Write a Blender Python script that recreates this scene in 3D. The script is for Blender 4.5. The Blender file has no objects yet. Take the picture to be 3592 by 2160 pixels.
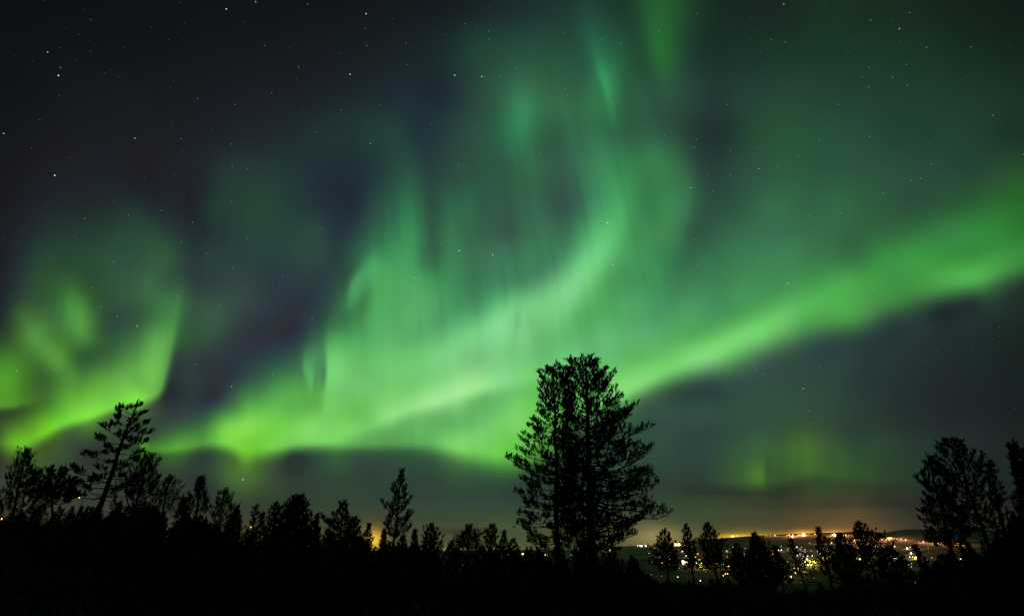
import bpy, math, random
import numpy as np
from mathutils import Vector
R = math.radians
S = bpy.context.scene
COL = S.collection

# ---------------------------------------------------------------- camera, world, exposure
FPX = 1996.0                       # focal length in pixels of the 3592 x 2160 photograph
PITCH = math.atan((1925 - 1080) / FPX)
CAM = Vector((0, 0, 1.6))
cam_data = bpy.data.cameras.new('camera'); cam_data.sensor_width = 36; cam_data.sensor_fit = 'HORIZONTAL'
cam_data.lens = 36 * FPX / 3592; cam_data.clip_start = .1; cam_data.clip_end = 120000
cam = bpy.data.objects.new('camera', cam_data); COL.objects.link(cam)
cam.location = CAM; cam.rotation_euler = (math.pi / 2 + PITCH, 0, 0); S.camera = cam
world = bpy.data.worlds.new('World'); S.world = world; world.use_nodes = True
wn = world.node_tree.nodes; wn.clear()
wo = wn.new('ShaderNodeOutputWorld'); wb = wn.new('ShaderNodeBackground'); ws = wn.new('ShaderNodeTexSky')
ws.sky_type = 'NISHITA'; ws.sun_disc = False; ws.sun_elevation = R(-12); ws.sun_rotation = R(200)
wb.inputs['Strength'].default_value = .05
world.node_tree.links.new(ws.outputs[0], wb.inputs[0]); world.node_tree.links.new(wb.outputs[0], wo.inputs[0])
S.view_settings.view_transform = 'Standard'; S.view_settings.look = 'None'
S.view_settings.exposure = 0; S.view_settings.gamma = 1
S.render.engine = 'CYCLES'
S.cycles.max_bounces = 4; S.cycles.transparent_max_bounces = 12; S.cycles.use_denoising = False
S.cycles.sample_clamp_indirect = .5

CP, SP = math.cos(PITCH), math.sin(PITCH)
def at(px, py, Y):
    """the world point at depth Y that the photograph shows at pixel px, py"""
    dx = (px - 1796) / FPX; dy = (1080 - py) / FPX
    d = Vector((dx, CP - SP * dy, SP + CP * dy))
    return CAM + d * (Y / d.y)
def to_px(x, y, z):
    z = z - CAM.z
    f = y * CP + z * SP; u = -y * SP + z * CP
    return 1796 + FPX * x / f, 1080 - FPX * u / f

# ---------------------------------------------------------------- small helpers
def link_mesh(name, verts, faces, mats, parent=None, mat_index=None, smooth=False):
    me = bpy.data.meshes.new(name)
    verts = np.asarray(verts, np.float32).reshape(-1, 3)
    if isinstance(faces, tuple):                       # (quads, tris) arrays
        q, t = faces
        q = np.asarray(q, np.int32).reshape(-1, 4); t = np.asarray(t, np.int32).reshape(-1, 3)
        loops = np.concatenate([q.ravel(), t.ravel()]).astype(np.int32)
        start = np.concatenate([np.arange(len(q)) * 4, len(q) * 4 + np.arange(len(t)) * 3]).astype(np.int32)
        n = len(q) + len(t)
        me.vertices.add(len(verts)); me.vertices.foreach_set('co', verts.ravel())
        me.loops.add(len(loops)); me.loops.foreach_set('vertex_index', loops)
        me.polygons.add(n); me.polygons.foreach_set('loop_start', start)
        me.update(calc_edges=True)
    else:
        me.from_pydata([tuple(v) for v in verts], [], faces)
    for m in (mats if isinstance(mats, (list, tuple)) else [mats]): me.materials.append(m)
    if mat_index is not None: me.polygons.foreach_set('material_index', np.asarray(mat_index, np.int32))
    if smooth: me.polygons.foreach_set('use_smooth', np.ones(len(me.polygons), bool))
    me.validate() if False else me.update()
    o = bpy.data.objects.new(name, me); COL.objects.link(o)
    if parent is not None: o.parent = parent
    return o
def tag(o, label=None, cat=None, group=None, kind=None):
    for k, v in (('label', label), ('category', cat), ('group', group), ('kind', kind)):
        if v: o[k] = v
    return o
def empty(name, loc):
    o = bpy.data.objects.new(name, None); o.empty_display_size = .3; COL.objects.link(o); o.location = loc; return o
def mat(name, rgb, rough=.85, var=.35, scale=4.0, second=None):
    m = bpy.data.materials.new(name); m.use_nodes = True
    nt = m.node_tree; b = nt.nodes['Principled BSDF']
    b.inputs['Roughness'].default_value = rough; b.inputs['Specular IOR Level'].default_value = .15
    n = nt.nodes.new('ShaderNodeTexNoise'); n.inputs['Scale'].default_value = scale; n.inputs['Detail'].default_value = 5
    tc = nt.nodes.new('ShaderNodeTexCoord'); nt.links.new(tc.outputs['Object'], n.inputs['Vector'])
    r = nt.nodes.new('ShaderNodeValToRGB'); a = rgb; c = second or tuple(min(1, v * (1 + var)) for v in rgb)
    r.color_ramp.elements[0].position = .35; r.color_ramp.elements[1].position = .68
    r.color_ramp.elements[0].color = tuple(v * (1 - var) for v in a) + (1,); r.color_ramp.elements[1].color = tuple(c) + (1,)
    nt.links.new(n.outputs['Fac'], r.inputs[0]); nt.links.new(r.outputs[0], b.inputs['Base Color'])
    return m
def emit(name, rgb, strength):
    m = bpy.data.materials.new(name); m.use_nodes = True; nt = m.node_tree; nt.nodes.clear()
    o = nt.nodes.new('ShaderNodeOutputMaterial'); e = nt.nodes.new('ShaderNodeEmission')
    e.inputs[0].default_value = tuple(rgb) + (1,); e.inputs[1].default_value = strength
    nt.links.new(e.outputs[0], o.inputs[0]); m.cycles.emission_sampling = 'NONE'; return m
# ---------------------------------------------------------------- night sky and aurora radiance, as a function of direction
KD = 2468.0 / 3592.0
def smooth(a, b, x):
    t = np.clip((x - a) / (b - a), 0, 1); return t * t * (3 - 2 * t)
def hash1(i, seed):
    v = np.sin(i * 127.1 + seed * 311.7) * 43758.5453
    return v - np.floor(v)
def noise1(x, seed):
    i = np.floor(x); f = x - i; f = f * f * (3 - 2 * f)
    return (hash1(i, seed) * (1 - f) + hash1(i + 1, seed) * f) * 2 - 1
def hash2(i, j, seed):
    v = np.sin(i * 127.1 + j * 269.5 + seed * 311.7) * 43758.5453
    return v - np.floor(v)
def noise2(x, y, seed):
    i = np.floor(x); j = np.floor(y); u = x - i; v = y - j
    u = u * u * (3 - 2 * u); v = v * v * (3 - 2 * v)
    a = hash2(i, j, seed); b = hash2(i + 1, j, seed); c = hash2(i, j + 1, seed); d = hash2(i + 1, j + 1, seed)
    return ((a * (1 - u) + b * u) * (1 - v) + (c * (1 - u) + d * u) * v) * 2 - 1
def spline(pts, n=14):
    p = np.array(pts, float); m = len(p); out = []
    for k in range(m - 1):
        p0 = p[max(k - 1, 0)]; p1 = p[k]; p2 = p[k + 1]; p3 = p[min(k + 2, m - 1)]
        for t in np.linspace(0, 1, n, endpoint=False):
            out.append(.5 * (2 * p1 + (p2 - p0) * t + (2 * p0 - 5 * p1 + 4 * p2 - p3) * t * t + (3 * p1 - p0 - 3 * p2 + p3) * t ** 3))
    out.append(p[-1]); return np.array(out)
def blob(X, Y, cx, cy, sx, sy, ang=0, p=2.0):
    a = math.radians(ang); c, s = math.cos(a), math.sin(a)
    u = ((X - cx) * c + (Y - cy) * s) / sx; v = (-(X - cx) * s + (Y - cy) * c) / sy
    return np.exp(-(u * u + v * v) ** (p / 2))
def ribbon(X, Y, pts, pl=2.0, pr=2.0):
    # pts rows: x, y, width on the left of travel, width on the right, strength
    s = spline(pts, 16); out = np.zeros_like(X); m = max(s[:, 2].max(), s[:, 3].max()) * 2.6
    sel = np.where((X > s[:, 0].min() - m) & (X < s[:, 0].max() + m) & (Y > s[:, 1].min() - m) & (Y < s[:, 1].max() + m))[0]
    T = np.gradient(s[:, :2], axis=0); T /= np.maximum(np.hypot(T[:, 0], T[:, 1]), 1e-6)[:, None]
    for k0 in range(0, len(sel), 40000):
        i = sel[k0:k0 + 40000]
        dx = X[i][:, None] - s[None, :, 0]; dy = Y[i][:, None] - s[None, :, 1]
        d2 = dx * dx + dy * dy
        j = d2.argmin(1); r = np.arange(len(i))
        # soft weights along the ribbon so that joints do not crease
        w = np.exp(-(d2 - d2[r, j][:, None]) / (2 * 14.0 ** 2)); w /= w.sum(1)[:, None]
        side = (w * (T[None, :, 0] * dy - T[None, :, 1] * dx)).sum(1)
        along = (T[j, 0] * dx[r, j] + T[j, 1] * dy[r, j])
        wl = (w * s[None, :, 2]).sum(1); wr = (w * s[None, :, 3]).sum(1); am = (w * s[None, :, 4]).sum(1)
        q = smooth(-6, 6, side)
        fl = np.exp(-(np.abs(side) / wl) ** pl); fr = np.exp(-(np.abs(side) / wr) ** pr)
        endw = (wl + wr) * .5
        e = np.exp(-(np.maximum(np.abs(along) - 4, 0) / endw) ** 2)
        out[i] = (fl * (1 - q) + fr * q) * e * am
    return out
def curtain(X, Y, pts, p_up=1.4, p_dn=2.0, slant=0.0):
    # pts rows: x, y of the lower ridge, reach upwards, reach downwards, strength
    s = spline(pts, 16); o = np.argsort(s[:, 0]); s = s[o]
    Xs = X + slant * (Y - s[:, 1].mean())
    c, up, dn, am = (np.interp(Xs, s[:, 0], s[:, k]) for k in (1, 2, 3, 4))
    am = np.where((Xs < s[0, 0]) | (Xs > s[-1, 0]), 0, am)
    t = c - Y
    return am * np.where(t > 0, np.exp(-(np.maximum(t, 0) / up) ** p_up), np.exp(-(np.maximum(-t, 0) / dn) ** p_dn))
def lattice(X, Y, xs, ys, rows):
    xs = np.array(xs, float); ys = np.array(ys, float); L = np.array(rows, float)
    i = np.clip(np.searchsorted(xs, X) - 1, 0, len(xs) - 2); j = np.clip(np.searchsorted(ys, Y) - 1, 0, len(ys) - 2)
    u = np.clip((X - xs[i]) / (xs[i + 1] - xs[i]), 0, 1); v = np.clip((Y - ys[j]) / (ys[j + 1] - ys[j]), 0, 1)
    u = (u * u * (3 - 2 * u) + u) * .5; v = (v * v * (3 - 2 * v) + v) * .5
    u = u[:, None]; v = v[:, None]
    return (L[j, i] * (1 - u) + L[j, i + 1] * u) * (1 - v) + (L[j + 1, i] * (1 - u) + L[j + 1, i + 1] * u) * v

def night_sky(X, Y):
    xs = [0, 350, 700, 1050, 1400, 1750, 2100, 2468]
    ys = [0, 300, 600, 900, 1100, 1200, 1290, 1340]
    rows = [
     [(17,21,26),(19,23,29),(22,26,34),(24,31,39),(26,40,40),(24,38,38),(23,42,38),(19,36,32)],
     [(20,22,29),(25,28,37),(27,32,42),(29,38,46),(30,48,48),(29,48,46),(28,50,44),(22,42,36)],
     [(24,25,38),(31,36,44),(36,42,52),(38,52,56),(40,60,60),(38,60,55),(34,58,50),(28,48,38)],
     [(36,44,40),(48,52,56),(48,52,62),(46,62,60),(44,66,60),(42,64,58),(36,52,50),(28,38,38)],
     [(50,52,50),(52,60,54),(52,68,62),(52,74,64),(50,70,62),(46,66,60),(42,60,52),(28,42,36)],
     [(56,56,50),(62,66,58),(58,70,60),(60,80,66),(58,78,60),(62,72,56),(60,64,46),(32,42,34)],
     [(72,62,46),(76,70,52),(76,76,54),(74,86,62),(84,90,58),(82,80,52),(74,66,44),(40,42,34)],
     [(72,62,46),(76,70,52),(76,76,54),(74,86,62),(84,90,58),(82,80,52),(74,66,44),(40,42,34)]]
    c = lattice(X, Y, xs, ys, rows)
    def add(f, rgb): c[...] += f[:, None] * np.array(rgb, float)
    return c

def town_glow(X, Y):
    c = np.zeros((len(X), 3))
    def add(f, rgb): c[...] += f[:, None] * np.array(rgb, float)
    # town glow low over the horizon
    add(blob(X, Y, 900, 1302, 26, 26), (190, 130, 20))
    add(blob(X, Y, 1120, 1335, 130, 14), (150, 110, 10))
    add(blob(X, Y, 1590, 1290, 70, 26), (60, 50, 30))
    add(blob(X, Y, 1775, 1293, 55, 5), (150, 95, 15))
    add(blob(X, Y, 1790, 1288, 80, 14), (50, 34, 4))
    add(blob(X, Y, 1938, 1287, 26, 9), (120, 80, 20))
    add(blob(X, Y, 2010, 1287, 26, 9), (110, 72, 16))
    add(blob(X, Y, 1970, 1289, 130, 7), (80, 46, 6))
    add(blob(X, Y, 1945, 1290, 50, 12), (70, 40, 12))
    add(blob(X, Y, 2060, 1290, 60, 14), (75, 42, 14))
    add(blob(X, Y, 2000, 1300, 260, 70), (26, 14, 4))
    add(blob(X, Y, 1000, 1300, 400, 50), (10, 8, 0))
    # thin low cloud bars
    add(blob(X, Y, 1150, 1282, 90, 9, 2), (-16, -22, -14))
    add(blob(X, Y, 1760, 1187, 110, 10, 2), (-6, -8, -5))
    add(blob(X, Y, 2050, 1215, 200, 6, -1), (-5, -5, -3))
    add(smooth(1150, 1280, Y) * noise2(X / 260.0, Y / 16.0, 3), (3, 3, 2))
    return c

def aurora_paint(X, Y):
    # returns three layers of added colour (left curtain, middle curtain, right arc) and one faint low patch
    Z = np.zeros((len(X), 3))
    left, mid, arc, low = Z.copy(), Z.copy(), Z.copy(), Z.copy()
    def add(L, f, rgb): L[...] += f[:, None] * np.array(rgb, float)
    def dim(L, f): L[...] *= (1 - np.clip(f, 0, 1))[:, None]
    fine = 1 + .04 * noise1(X / 26.0 + Y / 900, 5) + .03 * noise1(X / 11.0 - Y / 700, 8)
    # ---- left curtain
    add(left, blob(X, Y, 250, 900, 230, 270, 0, 2.4), (18, 46, 14))
    add(left, blob(X, Y, 400, 740, 55, 210, 4), (16, 42, 14))
    add(left, curtain(X, Y, [(-200, 1060, 50, 30, .3), (-60, 1060, 50, 30, .35), (-10, 1060, 52, 30, .5), (28, 1064, 58, 30, .85), (60, 1062, 66, 30, 1.0), (110, 1038, 75, 22, .85), (150, 1018, 80, 18, .85), (225, 994, 90, 18, .92), (300, 968, 105, 18, .95), (345, 956, 110, 18, .7), (380, 940, 90, 18, .25), (402, 920, 60, 14, 0)]), (62, 140, 16))
    add(left, ribbon(X, Y, [(345, 970, 40, 14, .3), (378, 945, 50, 12, .75), (396, 890, 52, 12, .8), (408, 830, 50, 12, .55), (416, 770, 48, 16, .25), (420, 700, 48, 26, .05)]), (64, 120, 30))
    add(left, curtain(X, Y, [(-200, 978, 130, 10, .8), (0, 976, 120, 11, .9), (50, 968, 105, 14, .7), (100, 950, 100, 22, .25), (150, 930, 100, 30, 0)]), (46, 96, 14))
    add(left, ribbon(X, Y, [(55, 765, 34, 34, .2), (78, 800, 40, 36, .8), (110, 840, 40, 36, .9), (148, 880, 34, 34, .7), (166, 905, 20, 26, .2)]), (38, 62, 22))
    add(left, ribbon(X, Y, [(160, 690, 34, 34, .4), (178, 740, 44, 44, .9), (198, 785, 44, 42, 1), (208, 812, 34, 34, .5)]), (28, 62, 20))
    dim(left, .30 * blob(X, Y, 200, 850, 46, 36)); dim(left, .30 * blob(X, Y, 285, 755, 50, 60))
    add(left, ribbon(X, Y, [(338, 1105, 8, 10, .2), (342, 1085, 8, 12, .8), (346, 1060, 7, 12, .5), (350, 1020, 8, 14, .1)]), (30, 80, 10))
    # ---- middle curtain
    add(mid, blob(X, Y, 1150, 860, 420, 270, -12, 2.6), (22, 78, 40))
    add(mid, blob(X, Y, 1400, 560, 330, 300, 0, 2.4), (12, 42, 24))
    add(mid, blob(X, Y, 1420, 240, 330, 330, 0, 2.4), (4, 26, 18))
    add(mid, blob(X, Y, 640, 620, 150, 170, 0, 2.2), (6, 18, 10))
    add(mid, blob(X, Y, 950, 640, 70, 240, 3, 2), (8, 40, 22))
    add(mid, curtain(X, Y, [(330, 1087, 30, 10, 0), (350, 1084, 30, 10, .4), (425, 1078, 44, 14, .5), (500, 1064, 70, 18, .7), (550, 1064, 105, 24, .95), (590, 1078, 130, 36, 1), (625, 1076, 130, 30, .95), (675, 1070, 140, 24, .9), (725, 1064, 150, 20, .88), (780, 1062, 180, 20, .8), (875, 1066, 190, 18, .6), (1000, 1062, 160, 22, .6), (1075, 1068, 140, 28, .68), (1150, 1082, 140, 36, .78), (1234, 1092, 150, 40, .82), (1290, 1094, 170, 36, .55), (1370, 1060, 170, 34, .15), (1450, 1000, 120, 30, 0)]) * fine, (66, 126, 34))
    add(mid, blob(X, Y, 590, 1035, 60, 36, -20), (34, 40, 12))
    # ridges running up to the right
    add(mid, ribbon(X, Y, [(700, 1072, 40, 26, .15), (850, 1035, 46, 26, .5), (960, 990, 50, 24, .75), (1070, 955, 50, 24, 1), (1165, 925, 52, 24, .95), (1260, 905, 56, 30, .55), (1360, 880, 60, 40, .3)]), (66, 92, 50))
    add(mid, ribbon(X, Y, [(930, 900, 60, 60, .2), (1040, 862, 60, 56, .6), (1130, 815, 56, 56, .8), (1205, 775, 54, 60, .95), (1290, 735, 54, 62, 1), (1370, 690, 54, 56, 1), (1425, 630, 54, 50, .95), (1462, 560, 60, 52, .75), (1478, 490, 66, 50, .55), (1462, 420, 66, 56, .4), (1420, 350, 60, 60, .22), (1370, 290, 60, 60, .1)]), (62, 104, 56))
    add(mid, ribbon(X, Y, [(1540, 720, 50, 50, .3), (1590, 640, 60, 46, .5), (1635, 540, 64, 40, .6), (1650, 450, 64, 40, .6), (1610, 380, 60, 46, .5), (1550, 360, 60, 60, .35)]), (16, 50, 26))
    add(mid, blob(X, Y, 1258, 300, 46, 100, -4), (12, 54, 34))
    add(mid, blob(X, Y, 1330, 270, 90, 120, 0), (2, 22, 8))
    add(mid, ribbon(X, Y, [(1420, 20, 40, 46, .2), (1434, 100, 28, 60, .6), (1450, 170, 18, 50, .95), (1466, 220, 14, 34, .8), (1476, 290, 16, 26, .2)][::-1]), (10, 48, 26))
    add(mid, ribbon(X, Y, [(1575, -20, 44, 60, .9), (1584, 70, 40, 56, .95), (1594, 140, 32, 50, .8), (1606, 220, 26, 30, .15)][::-1]), (8, 48, 8))
    # rays and folds
    f = ribbon(X, Y, [(1020, 690, 80, 40, 0), (1017, 640, 90, 34, .25), (1014, 590, 90, 24, .45), (1009, 520, 80, 20, .5), (998, 430, 60, 24, .3), (985, 330, 40, 20, 0)])
    add(mid, f, (14, 46, 24))
    add(mid, ribbon(X, Y, [(846, 735, 18, 22, .1), (850, 700, 12, 26, .9), (862, 670, 12, 34, .9), (890, 640, 20, 40, .4)]), (24, 56, 30))
    dim(mid, .24 * ribbon(X, Y, [(852, 752, 16, 20, .4), (874, 735, 16, 18, 1), (884, 705, 14, 14, .7), (886, 680, 12, 12, .2)]))
    dim(mid, .13 * blob(X, Y, 1245, 780, 11, 46, 2)); dim(mid, .28 * blob(X, Y, 1340, 475, 75, 75)); dim(mid, .32 * blob(X, Y, 1170, 600, 90, 110)); dim(mid, .2 * blob(X, Y, 1050, 560, 28, 90))
    add(mid, ribbon(X, Y, [(790, 960, 16, 60, .5), (793, 900, 7, 60, .9), (794, 840, 10, 60, .7), (800, 780, 16, 60, .3)]), (34, 62, 24))
    cut = smooth(850, 940, Y) * (1 - smooth(945, 975, Y))
    add(mid, ribbon(X, Y, [(756, 950, 14, 20, 0), (746, 915, 10, 20, .6), (738, 875, 10, 24, .8), (742, 845, 12, 30, .5), (750, 815, 14, 30, 0)]), (30, 70, 34))
    dim(mid, .30 * blob(X, Y, 779, 900, 7, 34, 3)); dim(mid, .22 * blob(X, Y, 761, 912, 5, 34, 5))
    # dark purple gap between the two curtains
    g = blob(X, Y, 620, 850, 140, 95, -22, 3)
    dim(mid, .75 * g); dim(left, .8 * blob(X, Y, 560, 880, 120, 150, 0, 3))
    # ---- right arc
    add(arc, ribbon(X, Y, [(1400, 985, 70, 32, .6), (1480, 950, 66, 32, .95), (1560, 912, 60, 36, 1), (1640, 880, 56, 44, .95), (1720, 843, 56, 50, .88), (1810, 798, 56, 56, .76), (1910, 750, 60, 66, .6), (2020, 700, 70, 70, .46), (2150, 645, 80, 66, .4), (2300, 580, 90, 66, .38), (2468, 505, 90, 66, .35), (2650, 435, 90, 66, .3)][::1], 1.7, 2.0), (76, 140, 62))
    add(arc, ribbon(X, Y, [(1850, 808, 50, 40, .2), (2000, 768, 52, 42, .46), (2150, 722, 54, 42, .62), (2270, 686, 58, 40, .9), (2360, 660, 60, 40, .9), (2468, 626, 64, 44, .8), (2650, 575, 60, 46, .6)], 2, 2.2), (46, 92, 34))
    add(arc, blob(X, Y, 2000, 560, 520, 190, -24, 2.2), (8, 38, 18))
    add(arc, blob(X, Y, 1640, 760, 200, 130, -25, 2.2), (26, 60, 34))
    add(arc, blob(X, Y, 1850, 340, 160, 220, 20, 2), (6, 20, 12))
    # ---- faint low patch
    add(low, curtain(X, Y, [(1560, 1140, 90, 20, 0), (1720, 1150, 100, 18, .3), (1830, 1160, 100, 14, .55), (1900, 1150, 90, 16, .55), (1960, 1130, 80, 20, .75), (2030, 1140, 90, 20, .45), (2150, 1150, 90, 20, .25), (2300, 1160, 90, 20, 0)], 1.6), (18, 42, 4))
    add(low, blob(X, Y, 1900, 1105, 250, 56, 0), (7, 20, 0))
    e = 1 - smooth(1838, 1850, X)
    add(low, blob(X, Y, 1826, 1140, 34, 34, -12) * e, (22, 34, 0))
    for rx, rw, rh, ra in ((1868, 9, 40, .5), (1905, 12, 46, .6), (1948, 10, 50, .8), (1985, 14, 40, .5), (2030, 12, 36, .5), (1770, 12, 40, .35)):
        add(low, blob(X, Y, rx, 1115, rw * 1.5, rh * 1.2, -4), (5 * ra, 12 * ra, 0))
    return left, mid, arc, low

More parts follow.
